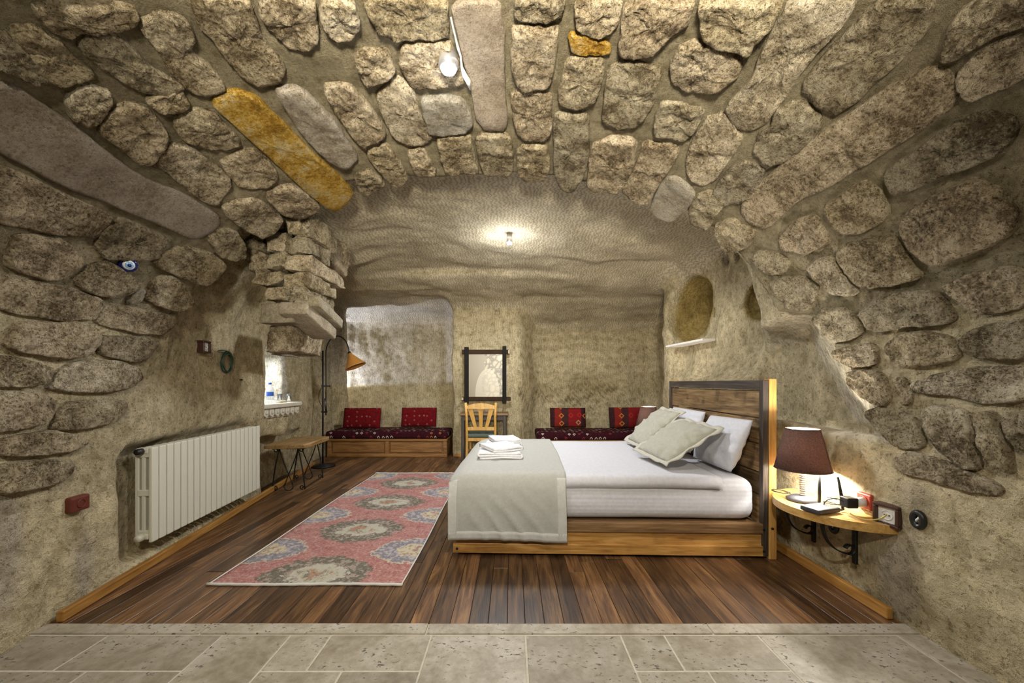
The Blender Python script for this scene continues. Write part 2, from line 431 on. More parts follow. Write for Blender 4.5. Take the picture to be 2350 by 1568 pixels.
def tint_of(V, nrm):
    X, Y, Z = V.T
    t = np.empty((len(V), 3)); t[:] = (0.68, 0.59, 0.40)
    def lay(col, m): t[:] = t*(1-m[:, None])+np.array(col)*m[:, None]
    nz = wob(X, Y, Z, 7.0, 11)+0.6*wob(X, Y, Z, 19.0, 12)
    lay((0.40, 0.345, 0.235), ((Y < 2.8) & ((Z > 1.6) | (nrm[:, 2] < -0.4))).astype(float))              # mortar
    lay((0.78, 0.69, 0.52), ((Y > 2.8) & (nrm[:, 2] < -0.5)).astype(float))                            # ceiling tuff
    lay((0.67, 0.57, 0.37), ((Y > 2.8) & (X < -2.2)).astype(float)*0.6)
    # grey plaster repairs low on both walls
    for y, z, a, b, sg in ((1.75, 0.45, 0.10, 0.35, -1), (2.15, 0.25, 0.08, 0.25, -1), (1.98, 0.30, 0.13, 0.32, 1), (1.90, 0.66, 0.10, 0.10, 1)):
        m = np.clip(1.3-((Y-y)/a)**2-((Z-z)/b)**2+0.5*nz, 0, 1)*((X*sg) > 1.0)
        lay((0.50, 0.44, 0.37), m*0.8)
    # ochre faces of the small recesses high on the bed side
    for c, r in (((2.40, 4.92, 2.14), (0.36, 0.50, 0.43)), ((2.38, 3.60, 2.0), (0.20, 0.25, 0.20))):
        k = np.sqrt(((X-c[0])/r[0])**2+((Y-c[1])/r[1])**2+((Z-c[2])/r[2])**2)
        lay((0.42, 0.31, 0.115), np.clip((1.12-k)*8, 0, 1)*(X > 1.8))
    lay((0.80, 0.73, 0.60), ((X > 1.93) & (Y > 2.0) & (Y < 3.7) & (Z > 0.86) & (Z < 1.0) & (nrm[:, 2] > 0.45)).astype(float)*0.8)
    lay((0.80, 0.73, 0.58), ((X > 1.97) & (Y < 3.4) & (Z > 0.97) & (Z < 1.8) & (nrm[:, 0] < -0.6) & (nrm[:, 1] > 0.35)).astype(float)*0.9)  # lamplight on the niche reveal, painted in as a pale tint
    lay((0.80, 0.78, 0.74), ((X < -2.80) & (Y > 4.2) & (Y < 5.12) & (Z > 0.95) & (Z < 1.68)).astype(float)*0.85)
    # soot and damp on the back of the bed-side alcove
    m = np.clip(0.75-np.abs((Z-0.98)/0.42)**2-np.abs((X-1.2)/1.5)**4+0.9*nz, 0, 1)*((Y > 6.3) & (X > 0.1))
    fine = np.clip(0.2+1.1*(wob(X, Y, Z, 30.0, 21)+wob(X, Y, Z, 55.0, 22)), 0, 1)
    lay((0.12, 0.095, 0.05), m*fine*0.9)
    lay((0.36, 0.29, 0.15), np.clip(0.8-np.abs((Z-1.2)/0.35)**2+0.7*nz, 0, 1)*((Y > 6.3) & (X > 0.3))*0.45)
    # cooler tone high in the left alcove, bedding bands in the bed-side one
    lay((0.62, 0.56, 0.47), ((Y > 6.5) & (X < -0.9) & (Z > 1.2)).astype(float)*0.6)
    band = 0.5+0.5*np.sin(Z*38+2.5*nz); lay((0.34, 0.28, 0.17), band*((Y > 6.4) & (X > 0.1) & (Z > 1.25))*0.30)
    return np.clip(t, 0, 1)
SHELL = build_shell()
# ------------------------------------------------------------------ masonry stones, each its own piece on the vault
def VF(X, Y, Z): return vault_f(X, Y, Z)+0.018*wob(X, Y, Z, 3.0, 3)+0.010*wob(X, Y, Z, 9.0, 4)
def cast(P, f=VF, t0=0.35, t1=7.0, n=150):
    P = np.asarray(P, float)
    D = np.stack([(P[:, 0]-CX)/FPX, np.ones(len(P)), (HZ-P[:, 1])/FPX], 1)
    O = np.array((0, 0, CAMH)); ts = np.linspace(t0, t1, n)
    lo = np.full(len(P), t0); hi = np.full(len(P), t1); found = np.zeros(len(P), bool)
    for a, b in zip(ts, ts[1:]):
        q = O+D*b; v = f(q[:, 0], q[:, 1], q[:, 2]) > 0
        m = v & ~found; lo[m] = a; hi[m] = b; found |= v
    for _ in range(18):
        mid = (lo+hi)/2; q = O+D*mid[:, None]; v = f(q[:, 0], q[:, 1], q[:, 2]) > 0
        hi = np.where(v, mid, hi); lo = np.where(v, lo, mid)
    return O+D*((lo+hi)/2)[:, None]
def grad(P, f=VF, e=0.01):
    g = np.stack([(f(*(P+d).T)-f(*(P-d).T))/(2*e) for d in np.eye(3)*e], 1)
    return g/(np.linalg.norm(g, axis=1)[:, None]+1e-9)
REG = {'A': (0, 0, 2.9037), 'B': (700, 0, 2.9037), 'C': (1400, 0, 2.4505), 'D': (0, 480, 3.0157), 'E': (0, 950, 2.537), 'F': (1450, 500, 2.611), 'G': (1750, 1000, 2.76), 'O': (0, 0, 1.0)}
STONES = [
('A', 'y', [(1425,690),(1590,598),(1720,650),(1900,830),(2060,990),(2230,1140),(2325,1260),(2310,1330),(2200,1375),(2090,1310),(1850,1080),(1600,850)]),
('O', 'p', [(632,202),(675,192),(712,216),(768,272),(824,358),(792,382),(752,366),(690,300),(648,238)]),
('O', '', [(735,195),(800,185),(850,240),(890,300),(868,318),(828,335),(780,270)]),
('A', '', [(950,120),(1100,70),(1250,120),(1290,240),(1260,330),(1400,430),(1490,560),(1400,600),(1260,590),(1140,470),(1040,300),(950,190)]),
('A', '', [(1290,-20),(1640,-20),(1700,100),(1740,250),(1880,400),(1870,490),(1750,540),(1630,510),(1480,330),(1310,130)]),
('A', '', [(1740,-20),(2080,-20),(2110,170),(2110,240),(2000,320),(1880,260),(1740,100)]),
('A', '', [(520,290),(600,210),(760,210),(900,330),(1000,440),(1190,530),(1180,570),(1060,610),(960,600),(820,520),(650,420)]),
('A', '', [(60,180),(200,160),(360,230),(480,370),(620,480),(400,550),(280,500),(130,370)]),
('A', '', [(200,30),(420,-10),(860,20),(900,90),(820,160),(600,170),(440,210),(330,180)]),
('A', '', [(430,640),(560,550),(740,610),(710,690),(600,820),(470,790)]),
('A', '', [(640,850),(720,740),(850,680),(1000,720),(1110,900),(990,1050),(930,1080),(780,960)]),
('A', '', [(960,640),(1190,570),(1260,700),(1050,715)]),
('A', '', [(1150,800),(1280,720),(1420,740),(1600,930),(1500,980),(1330,960),(1200,900)]),
('A', '', [(1020,1060),(1130,960),(1280,980),(1500,1160),(1510,1230),(1430,1330),(1340,1330),(1180,1200)]),
('A', '', [(1480,1060),(1620,990),(1720,1000),(1850,1160),(1780,1230),(1600,1230),(1500,1140)]),
('A', '', [(1760,1290),(1900,1230),(2020,1260),(2130,1380),(2000,1440),(1880,1420)]),
('O', '', [(503,478),(540,455),(590,450),(645,495),(640,520),(602,545),(560,525)]),
('O', 'm', [(-40,180),(35,193),(105,240),(180,292),(260,360),(330,405),(445,455),(508,500),(480,532),(440,548),(330,500),(130,420),(-40,330)]),
('O', '', [(-30,372),(50,395),(140,440),(248,490),(238,520),(200,545),(100,530),(-30,505)]),
('O', '', [(-30,60),(20,75),(60,120),(110,170),(80,190),(20,160),(-30,140)]),
('D', '', [(70,200),(180,170),(440,210),(540,330),(500,440),(320,490),(100,430),(30,380)]),
('D', '', [(640,240),(720,130),(860,60),(1160,200),(1160,260),(1040,340),(900,350),(720,340)]),
('D', '', [(500,500),(600,380),(720,350),(880,440),(930,500),(880,580),(750,610),(600,580)]),
('D', '', [(1060,380),(1120,280),(1250,250),(1420,290),(1540,350),(1530,430),(1430,520),(1290,490)]),
('D', '', [(970,600),(1060,490),(1160,450),(1250,500),(1330,640),(1230,700),(1080,670)]),
('D', '', [(-60,430),(100,480),(250,500),(420,530),(560,570),(670,620),(680,680),(620,750),(450,770),(200,740),(-60,690)]),
('D', '', [(690,660),(880,670),(1200,740),(1200,800),(1110,870),(900,850),(700,800),(660,770)]),
('D', '', [(30,890),(90,800),(180,780),(500,780),(620,820),(660,880),(600,1000),(450,1040),(250,1010),(60,970),(10,930)]),
('D', '', [(670,880),(900,880),(1080,900),(1040,980),(960,1060),(800,1040),(660,1000)]),
('D', '', [(-60,1010),(110,1030),(230,1060),(330,1110),(300,1200),(150,1230),(-60,1230)]),
('D', '', [(370,1180),(430,1090),(560,1050),(800,1050),(940,1100),(950,1170),(880,1230),(700,1270),(500,1270),(330,1240)]),
('D', '', [(-60,1270),(180,1270),(350,1310),(360,1400),(270,1480),(100,1530),(-60,1540)]),
('D', '', [(430,1340),(600,1320),(880,1330),(830,1430),(700,1500),(500,1530),(340,1530),(380,1440)]),
('E', '', [(110,120),(280,90),(410,120),(520,160),(400,220),(200,245),(-40,255),(-40,160)]),
('E', '', [(-40,300),(150,270),(410,270),(380,380),(250,430),(-40,480)]),
('D', 'p', [(850,650),(920,540),(985,550),(940,640)]),
('D', '', [(1430,200),(1520,130),(1620,130),(1690,250),(1680,330),(1600,350),(1500,310)]),
('B', '', [(120,-20),(320,-20),(370,150),(300,230),(180,230),(90,90)]),
('B', '', [(400,-20),(920,-20),(950,110),(955,225),(590,240),(480,180)]),
('B', '', [(330,340),(440,310),(560,330),(600,460),(420,560),(360,480)]),
('B', '', [(640,300),(950,255),(1030,400),(1055,540),(720,570),(640,440)]),
('B', '', [(490,640),(600,510),(720,580),(770,760),(850,920),(700,960),(590,900),(500,720)]),
('B', 'p', [(770,650),(880,630),(1060,650),(1125,845),(840,880),(785,740)]),
('B', '', [(400,1020),(540,945),(640,1080),(690,1190),(600,1240),(540,1180)]),
('B', '', [(680,1000),(780,965),(890,1140),(740,1160)]),
('B', '', [(330,1160),(430,1120),(550,1230),(400,1285),(350,1240)]),
('B', '', [(885,900),(1095,875),(1130,1020),(1155,1135),(940,1145),(905,1020)]),
('B', '', [(1140,885),(1355,885),(1385,1000),(1385,1145),(1200,1155),(1160,1040)]),
('B', 'm', [(965,-20),(1290,-20),(1335,200),(1335,600),(1350,855),(1155,855),(1095,560),(1035,300)]),
('B', '', [(1400,-20),(1730,-20),(1695,110),(1400,105)]),
('B', '', [(1395,145),(1685,155),(1675,330),(1635,550),(1425,570),(1380,400)]),
('B', '', [(1370,630),(1440,595),(1635,615),(1645,720),(1625,920),(1480,930),(1410,860)]),
('B', '', [(1415,960),(1600,955),(1635,1080),(1600,1190),(1480,1200),(1415,1130)]),
('B', '', [(1800,-20),(2105,-20),(2090,130),(2000,215),(1815,190)]),
('B', 'y', [(1760,210),(1880,215),(2030,270),(2035,345),(1785,338)]),
('B', '', [(1745,370),(1975,365),(1995,420),(1945,640),(1850,700),(1705,680),(1695,600)]),
('B', '', [(1660,780),(1720,745),(1875,755),(1895,880),(1875,1100),(1800,1245),(1720,1245),(1665,1170)]),
('O', '', [(1398,150),(1440,135),(1520,150),(1512,210),(1472,288),(1420,290),(1382,272),(1386,220)]),
('B', '', [(1915,950),(2050,895),(2205,935),(2195,1080),(2115,1265),(1885,1255),(1895,1100)]),
('C', '', [(85,-20),(480,-20),(440,110),(300,220),(240,300),(65,300),(55,200)]),
('C', '', [(505,-20),(985,-20),(935,110),(830,200),(795,285),(730,250),(600,230),(515,170)]),
('C', '', [(380,250),(480,225),(600,250),(735,330),(735,400),(620,495),(440,495),(355,455),(345,370)]),
('C', '', [(1010,-20),(1390,-20),(1375,60),(1195,260),(1060,430),(980,560),(880,680),(800,715),(725,695),(645,590),(800,440),(855,280),(925,150)]),
('C', '', [(1480,20),(1620,-20),(1860,-20),(1795,150),(1700,280),(1560,400),(1400,560),(1260,635),(1165,590),(1080,460),(1205,300),(1375,130)]),
('C', '', [(930,600),(1050,555),(1150,595),(1205,680),(1150,775),(1000,895),(900,915),(805,850),(835,750),(920,690)]),
('C', '', [(255,640),(295,555),(400,565),(535,605),(515,680),(430,785),(330,755),(245,745)]),
('C', '', [(485,740),(560,650),(640,630),(735,740),(750,790),(690,875),(600,995),(530,1035),(445,980),(425,880)]),
('C', '', [(65,1060),(165,880),(185,795),(335,805),(405,835),(345,940),(260,1055),(220,1145),(125,1135)]),
('C', 'p', [(225,1150),(300,995),(380,985),(485,1070),(460,1150),(350,1245),(255,1215)]),
('C', '', [(445,1180),(490,1085),(580,1065),(655,1140),(610,1200),(560,1285),(465,1255)]),
('C', '', [(585,1060),(680,925),(780,895),(875,950),(855,1020),(760,1125),(645,1145),(595,1105)]),
('C', '', [(735,1150),(860,1015),(1000,885),(1200,725),(1400,605),(1600,465),(1800,385),(1940,480),(1925,600),(1800,700),(1640,795),(1480,895),(1260,1035),(1060,1125),(920,1265),(850,1285),(755,1220)]),
('C', '', [(595,1260),(680,1215),(825,1290),(795,1380),(680,1415),(625,1370)]),
('C', '', [(955,1330),(1050,1225),(1165,1205),(1225,1330),(1245,1360),(1110,1425),(985,1385)]),
('C', '', [(1205,1160),(1300,1085),(1430,1015),(1510,1055),(1575,1190),(1540,1245),(1420,1305),(1300,1305)]),
('C', '', [(1545,960),(1700,855),(1900,705),(2100,605),(2275,645),(2305,760),(2150,895),(1900,975),(1700,1065),(1595,1075)]),
('C', '', [(1645,1270),(1720,1155),(1900,1055),(2060,995),(2200,1075),(2305,1180),(2295,1280),(2200,1355),(2000,1435),(1850,1495),(1705,1400)]),
('C', '', [(1960,400),(2060,290),(2220,200),(2420,160),(2420,380),(2200,500),(2020,560)]),
('C', '', [(1960,60),(2120,-30),(2420,-30),(2420,100),(2200,170),(2000,290),(1850,330)]),
('F', '', [(725,230),(765,195),(880,205),(955,260),(925,328),(840,338),(775,308)]),
('F', '', [(1225,200),(1330,135),(1560,105),(1615,160),(1695,290),(1745,350),(1600,398),(1400,425),(1335,370)]),
('F', '', [(1065,280),(1120,245),(1215,225),(1305,370),(1370,440),(1330,465),(1230,455),(1125,370)]),
('F', '', [(835,390),(900,355),(1020,335),(1135,410),(1100,480),(1075,555),(960,545),(905,490)]),
('F', '', [(1885,410),(2000,345),(2250,285),(2400,330),(2400,530),(2150,585),(2005,530)]),
('F', '', [(1375,570),(1490,475),(1600,445),(1800,425),(1915,520),(1960,600),(1880,645),(1620,655),(1500,685),(1415,655)]),
('F', '', [(1095,600),(1140,545),(1250,535),(1345,565),(1395,660),(1355,718),(1230,755),(1155,700)]),
('F', '', [(1215,800),(1280,775),(1455,745),(1495,800),(1475,885),(1340,895),(1255,858)]),
('F', '', [(1535,760),(1605,695),(1800,675),(1925,715),(1990,800),(1955,855),(1820,885),(1625,885),(1555,828)]),
('F', '', [(1985,720),(2100,645),(2420,600),(2420,835),(2150,845),(2015,798)]),
('F', '', [(1295,930),(1380,905),(1500,915),(1545,1000),(1565,1108),(1470,1125),(1385,1068),(1315,1008)]),
('F', '', [(1592,960),(1650,952),(1698,1040),(1698,1108),(1632,1128)]),
('F', '', [(1685,990),(1800,945),(2000,895),(2420,885),(2420,1085),(2150,1125),(1950,1068),(1780,1055),(1705,1035)]),
('F', '', [(1405,1170),(1480,1135),(1700,1185),(1755,1300),(1775,1385),(1600,1385),(1485,1268)]),
('F', '', [(1775,1150),(1830,1115),(2035,1155),(2075,1330),(2115,1505),(2000,1495),(1855,1378),(1795,1268)]),
('F', '', [(2075,1165),(2195,1165),(2285,1400),(2315,1535),(2180,1475),(2115,1330)]),
('F', '', [(2240,1185),(2420,1150),(2420,1400),(2310,1360)]),
('G', '', [(860,140),(960,95),(1180,165),(1320,225),(1480,285),(1540,340),(1520,385),(1350,368),(1100,288),(870,230)]),
]
def chaikin(p, it=2, r=0.13):
    p = np.asarray(p, float)
    for _ in range(it):
        q = np.roll(p, -1, 0); p = np.stack([p*(1-r)+q*r, p*r+q*(1-r)], 1).reshape(-1, 2); r = 0.25
    return p
def resample(p, n):
    q = np.vstack([p, p[:1]]); L = np.r_[0, np.cumsum(np.linalg.norm(np.diff(q, axis=0), axis=1))]
    t = np.linspace(0, L[-1], n, endpoint=False)
    return np.stack([np.interp(t, L, q[:, 0]), np.interp(t, L, q[:, 1])], 1)
NB = 52
SC = [1.015, 1.005, 0.972, 0.90, 0.79, 0.65, 0.50, 0.35, 0.20, 0.08]
HT = [-0.45, 0.5, 0.9, 1.0, 1.02, 1.04, 1.04, 1.04, 1.04, 1.04]
def stone_faces():
    f = []
    for r in range(len(SC)-1):
        for k in range(NB):
            a, b = r*NB+k, r*NB+(k+1) % NB; f.append((a, b, b+NB, a+NB))
    c = len(SC)*NB; r = (len(SC)-1)*NB
    for k in range(NB): f.append((r+k, r+(k+1) % NB, c))
    return f
SF = stone_faces()
def put_stone(P, Nn, matname, thick, rough, parent):
    """P: (len(SC)*NB+1, 3) points on the wall surface, Nn: normals into the room"""
    base = np.r_[np.repeat(HT, NB), 1.08]*thick
    seed = random.random()*50; free = np.r_[np.repeat([0, 0.3, 0.8]+[1]*(len(SC)-3), NB), 1]
    for i in range(len(P)):
        q = Vector(P[i]); o = Vector((seed, seed*0.7, -seed))
        base[i] += free[i]*rough*(noise.fractal(q*11.0+o, 0.5, 2.1, 5)*0.62+0.15*noise.noise(q*3.0+o))
    Q = P+Nn*base[:, None]; c = Q.mean(0)
    me = bpy.data.meshes.new('stone'); me.from_pydata((Q-c).tolist(), [], SF); me.update()
    bm = bmesh.new(); bm.from_mesh(me); bmesh.ops.recalc_face_normals(bm, faces=bm.faces)
    f0 = bm.faces[len(bm.faces)-1] if False else None
    bm.to_mesh(me); bm.free()
    o = link_mesh('stone', me, matname, parent, smooth=True); o.location = c
    return o
def build_stones():
    pts = []
    for reg, k, poly in STONES:
        ox, oy, s = REG[reg]; p = chaikin(np.array(poly, float)/s+np.array((ox, oy)), 1, 0.17)
        p = resample(p, NB)
        c = p.mean(0); jt = rng.normal(0, 0.022, NB); jt = (jt+np.roll(jt, 1)+0.5*np.roll(jt, 2))/1.6; p = c+(p-c)*(1+jt[:, None])*({'A': 1.085, 'B': 1.06, 'D': 1.05}.get(reg, 1.02) if k != 'm' else 1.0)
        pts.append(np.vstack([c+(p-c)*sc for sc in SC]+[c[None]]))
    n = len(pts[0]); P = cast(np.vstack(pts)); G = -grad(P)
    for i, (reg, k, poly) in enumerate(STONES):
        p, g = P[i*n:(i+1)*n], G[i*n:(i+1)*n]
        m = {'y': 'stone_yellow', 'p': 'stone_pale', 'm': 'stone_mauve', '': 'stone'}[k]
        gm = g.mean(0); c = p.mean(0)
        par = SHELL[0] if gm[2] < -0.55 else (SHELL[1] if c[0] < -0.2 else SHELL[2])
        put_stone(p, g, m, 0.022 if k == 'm' else random.uniform(0.022, 0.036), 0.006 if k == 'm' else (0.012 if k in 'yp' and k else 0.022), par)
build_stones()
def rear_stones():
    """the same masonry carried on behind and above the camera"""
    f = []
    ths = []
    # arc positions around the section
    for y0 in np.arange(-1.5, 1.2, 0.42):
        a = 0.30
        while a < PI-0.30:
            w_ = random.uniform(0.10, 0.16); h_ = random.uniform(0.17, 0.20)
            ths.append((y0+random.uniform(-0.05, 0.05), a, w_, h_)); a += w_+0.05
    rows = []
    for (y, a, w_, h_) in ths:
        q = chaikin([(a, y-h_), (a+w_, y-h_), (a+w_, y+h_), (a, y+h_)], 2); q = resample(q, NB); c = q.mean(0)
        rows.append(np.vstack([c+(q-c)*s for s in SC]+[c[None]]))
    T = np.vstack(rows); A, Y = T[:, 0], T[:, 1]
    lo = np.full(len(T), 0.5); hi = np.full(len(T), 3.5); D = np.stack([-np.cos(A), 0*A, np.sin(A)], 1)
    for _ in range(24):
        mid = (lo+hi)/2; v = VF(-0.2+D[:, 0]*mid, Y, 1.0+D[:, 2]*mid) > 0
        hi = np.where(v, mid, hi); lo = np.where(v, lo, mid)
    P = np.stack([-0.2+D[:, 0]*lo, Y, 1.0+D[:, 2]*lo], 1); G = -grad(P); n = len(rows[0])
    for i in range(len(rows)):
        p, g = P[i*n:(i+1)*n], G[i*n:(i+1)*n]; c = p.mean(0)
        d = max(c[1], 1e-3); px = CX+FPX*p[:, 0]/np.maximum(p[:, 1], 1e-3); py = HZ-FPX*(p[:, 2]-CAMH)/np.maximum(p[:, 1], 1e-3)
        if np.any((p[:, 1] > 0) & (px > -45) & (px < 2395) & (py > -45) & (py < 1600)): continue
        par = SHELL[0] if g.mean(0)[2] < -0.55 else (SHELL[1] if c[0] < -0.2 else SHELL[2])
        put_stone(p, g, 'stone', random.uniform(0.032, 0.052), 0.03, par)
rear_stones()
# ------------------------------------------------------------------ floor: wooden planks and travertine tiles
wood('plank_wood', (0.030, 0.015, 0.008), (0.105, 0.050, 0.021), (0.23, 0.120, 0.046), rough=0.36, axis=1, spread=0.6, bmp=0.25)
wood('trim_wood', (0.20, 0.085, 0.015), (0.36, 0.17, 0.035), (0.47, 0.25, 0.07), rough=0.45, axis=1, spread=0.1)
def travertine():
    m, nt, b = new_mat('travertine')
    v = coords(nt, 'Object', rnd=True)
    a = noise_n(nt, v, 4.5, 5, 0.65, 0.6); f = noise_n(nt, v, 26, 5, 0.7); p = noise_n(nt, coords(nt, 'Object', (1, 1.6, 1), rnd=True), 42, 3, 0.6)
    c = ramp(nt, a, [(0.34, (0.24, 0.195, 0.125)), (0.5, (0.40, 0.35, 0.26)), (0.66, (0.53, 0.485, 0.40))])
    c = mixc(nt, 0.35, c, ramp(nt, f, [(0.35, (0.24, 0.20, 0.14)), (0.65, (0.54, 0.49, 0.40))]))
    pits = math_n(nt, 'MULTIPLY', ramp(nt, p, [(0.60, (0, 0, 0)), (0.66, (1, 1, 1))]), ramp(nt, a, [(0.44, (0, 0, 0)), (0.56, (1, 1, 1))]))
    c = mixc(nt, pits, c, (0.09, 0.075, 0.05))
    oi = nt.nodes.new('ShaderNodeObjectInfo')
    c = mixc(nt, 1.0, c, ramp(nt, oi.outputs['Random'], [(0, (0.68, 0.665, 0.64)), (0.5, (0.83, 0.82, 0.81)), (1, (0.98, 0.98, 1.0))]), 'MULTIPLY')
    nt.links.new(c, b.inputs['Base Color']); b.inputs['Roughness'].default_value = 0.55
    bump(nt, b, math_n(nt, 'SUBTRACT', a, pits), 0.4, 0.006)
travertine()
plain('grout', (0.50, 0.455, 0.37), 0.95, nscale=30)
plain('plank_gap', (0.012, 0.008, 0.005), 0.9)
bm = BM(); box(bm, -3.6, 2.7, -1.75, 1.965, -0.08, -0.0015)
floor_stone = tag(obj('floor', bm, 'grout'), 'travertine tile floor in the foreground', kind='structure')
bm = BM(); box(bm, -3.6, 2.7, 1.967, 7.3, -0.08, -0.006)
floor_wood = tag(obj('floor.001', bm, 'plank_gap'), 'dark brown plank floor running towards the alcoves', kind='structure')
def plank_floor():
    x = -3.2
    while x < 2.62:
        w_ = random.uniform(0.085, 0.112); y = 1.968; first = True
        while y < 7.15:
            L = random.uniform(0.5, 2.2) if first else random.uniform(1.4, 2.6)
            first = False
            y1 = min(y+L, 7.15)
            if y1-y < 0.12: break
            mid = (y+y1)/2
            if x+w_ > XL(y1)-0.15 or y > 5.6:
                if not (x > 2.05 and y1 < 5.3):
                    bm = BM(); box(bm, -w_/2+0.0012, w_/2-0.0012, -(y1-y)/2+0.001, (y1-y)/2-0.001, -0.03, random.uniform(-0.0015, 0.0005), 0.0016)
                    o = obj('plank', bm, 'plank_wood', floor_wood); o.location = (x+w_/2, mid, 0)
            y = y1
        x += w_
plank_floor()
def tiles():
    def t(x0, x1, y0, y1, z=0.0):
        bm = BM(); g = 0.003
        box(bm, x0+g-(x0+x1)/2, x1-g-(x0+x1)/2, y0+g-(y0+y1)/2, y1-g-(y0+y1)/2, -0.03, z, 0.004, 2)
        o = obj('tile', bm, 'travertine', floor_stone); o.location = ((x0+x1)/2, (y0+y1)/2, random.uniform(-0.001, 0.001))
    # border strip along the planks
    for x0, x1 in ((-2.5, -1.52), (-1.52, -0.42), (-0.42, 0.98), (0.98, 2.1)): t(x0, x1, 1.882, 1.966, 0.006)
    A = [(-2.45, -1.95), (-1.95, -1.40), (-1.07, -0.874), (-0.874, -0.39), (0.735, 1.187)]
    for x0, x1 in A: t(x0, x1, 1.645, 1.88)
    t(-1.40, -1.07, 1.30, 1.88); t(-0.39, 0.065, 1.28, 1.88); t(0.065, 0.735-0.21, 1.28, 1.88); t(0.525, 0.735, 1.645, 1.88); t(1.187, 1.86, 1.28, 1.88)
    t(1.863, 2.1, 0.6, 1.88, 0.004)
    for x0, x1 in ((-2.45, -1.80), (-1.80, -1.40), (-1.07, -0.72), (-0.72, -0.39), (0.525, 0.83), (0.83, 1.187)): t(x0, x1, 1.29, 1.643)
    y = 1.28
    while y > -1.7:
        x = -2.45; h_ = random.choice((0.3, 0.45))
        while x < 1.86:
            w_ = min(random.choice((0.3, 0.45, 0.6)), 1.86-x)
            if w_ > 0.05: t(x, x+w_, y-h_, y-0.002)
            x += w_
        y -= h_
tiles()
# skirting boards
def board(name, p, q, h, th, mat, label):
    p, q = Vector(p), Vector(q); d = (q-p); L = d.length; bm = BM()
    box(bm, -th/2, th/2, 0, L, 0, h, 0.006, 2)
    o = obj(name, bm, mat); o.location = p; o.rotation_euler = (0, 0, math.atan2(-d.x, d.y))
    return tag(o, label, kind='structure')
board('baseboard_left', (XL(1.97)+0.035, 1.975, 0), (XL(5.75)+0.03, 5.75, 0), 0.055, 0.035, 'trim_wood', 'honey coloured wooden skirting under the radiator')
board('baseboard_right', (XR-0.03, 2.0, 0), (XR-0.03, 5.2, 0), 0.06, 0.035, 'trim_wood', 'honey coloured wooden skirting beside the bed')
board('baseboard_back', (-0.95, 6.44, 0), (0.12, 6.44, 0), 0.05, 0.03, 'trim_wood', 'wooden skirting at the foot of the pier')
# ------------------------------------------------------------------ cut stone corbel over the window niche
def rough_block(name, pts8, mat, parent, amp=0.012, cuts=5, freq=6.0):
    bm = BM(); v = [bm.verts.new(p) for p in pts8]
    for q in ((0, 2, 3, 1), (4, 5, 7, 6), (0, 1, 5, 4), (2, 6, 7, 3), (0, 4, 6, 2), (1, 3, 7, 5)): bm.faces.new([v[i] for i in q])
    bmesh.ops.recalc_face_normals(bm, faces=bm.faces)
    bmesh.ops.bevel(bm, geom=list(bm.edges), offset=0.014, segments=2, profile=0.5, affect='EDGES')
    bmesh.ops.subdivide_edges(bm, edges=[e for e in bm.edges if e.calc_length() > 0.05], cuts=cuts, use_grid_fill=True)
    s = random.random()*40
    for q in bm.verts:
        n_ = noise.noise_vector(q.co*freq+Vector((s, s, s))); q.co = q.co+n_*amp+noise.noise_vector(q.co*22+Vector((s, 0, s)))*amp*0.5
    c = Vector((0, 0, 0))
    for q in bm.verts: c += q.co
    c /= len(bm.verts)
    for q in bm.verts: q.co -= c
    o = obj(name, bm, mat, parent, smooth=True); o.location = c-parent.location
    return o
def px_block(name, x0, x1, y0, y1, d0, d1, mat, parent, amp=0.012, drop=0.0):
    a = at(x0, y1, d0); b = at(x1, y0, d0)
    P = []
    for z in (a.z, b.z):
        for yy in (d0, d1):
            for xx in (a.x, b.x):
                k = (yy-d0)/(d1-d0)
                P.append(Vector((xx+random.uniform(-0.02, 0.02), yy+random.uniform(-0.02, 0.02), z+k*drop+random.uniform(-0.012, 0.012))))
    return rough_block(name, P, mat, parent, amp)
def beam_block(name, p, q, w_, h_, mat, parent, amp=0.006):
    p, q = Vector(p), Vector(q); t = (q-p).normalized(); s = t.cross(Vector((0, 0, 1))).normalized(); u = s.cross(t)
    P = [base+s*a*w_/2+u*b*h_/2 for b in (-1, 1) for base in (p, q) for a in (-1, 1)]
    return rough_block(name, P, mat, parent, amp, cuts=3)
corbel = tag(empty('trim_1', (-2.0, 3.4, 1.6)), 'stepped corbel of rough blocks and cut stones above the window niche', kind='structure')
for a in ((600, 664, 470, 528, 3.14, 3.5), (664, 712, 482, 540, 3.06, 3.55), (676, 718, 500, 574, 3.40, 4.20), (562, 608, 578, 614, 3.12, 3.5), (610, 660, 534, 578, 3.10, 3.5), (655, 708, 540, 582, 3.06, 3.42),
          (612, 662, 580, 616, 3.08, 3.5), (660, 712, 584, 618, 3.06, 3.72), (676, 716, 580, 612, 3.74, 4.14), (580, 650, 620, 652, 3.12, 3.5), (646, 708, 622, 656, 3.09, 3.62), (664, 704, 618, 648, 3.64, 4.02),
          (608, 656, 656, 690, 3.12, 3.5), (652, 704, 658, 692, 3.10, 3.56), (648, 690, 498, 532, 3.0, 3.3), (552, 604, 530, 576, 3.18, 3.5)):
    px_block('block', *a, 'stone', corbel, 0.034)
px_block('block', 593, 668, 694, 738, 3.12, 3.5, 'stone_cut', corbel, 0.012)
px_block('block', 611, 668, 742, 806, 3.35, 3.9, 'stone', corbel, 0.02)
beam_block('cut_slab', at(672, 706, 3.05), at(746, 768, 3.62), 0.22, 0.10, 'stone_cut', corbel)
beam_block('cut_slab', at(704, 690, 3.12), at(762, 744, 3.70), 0.20, 0.09, 'stone_cut', corbel)
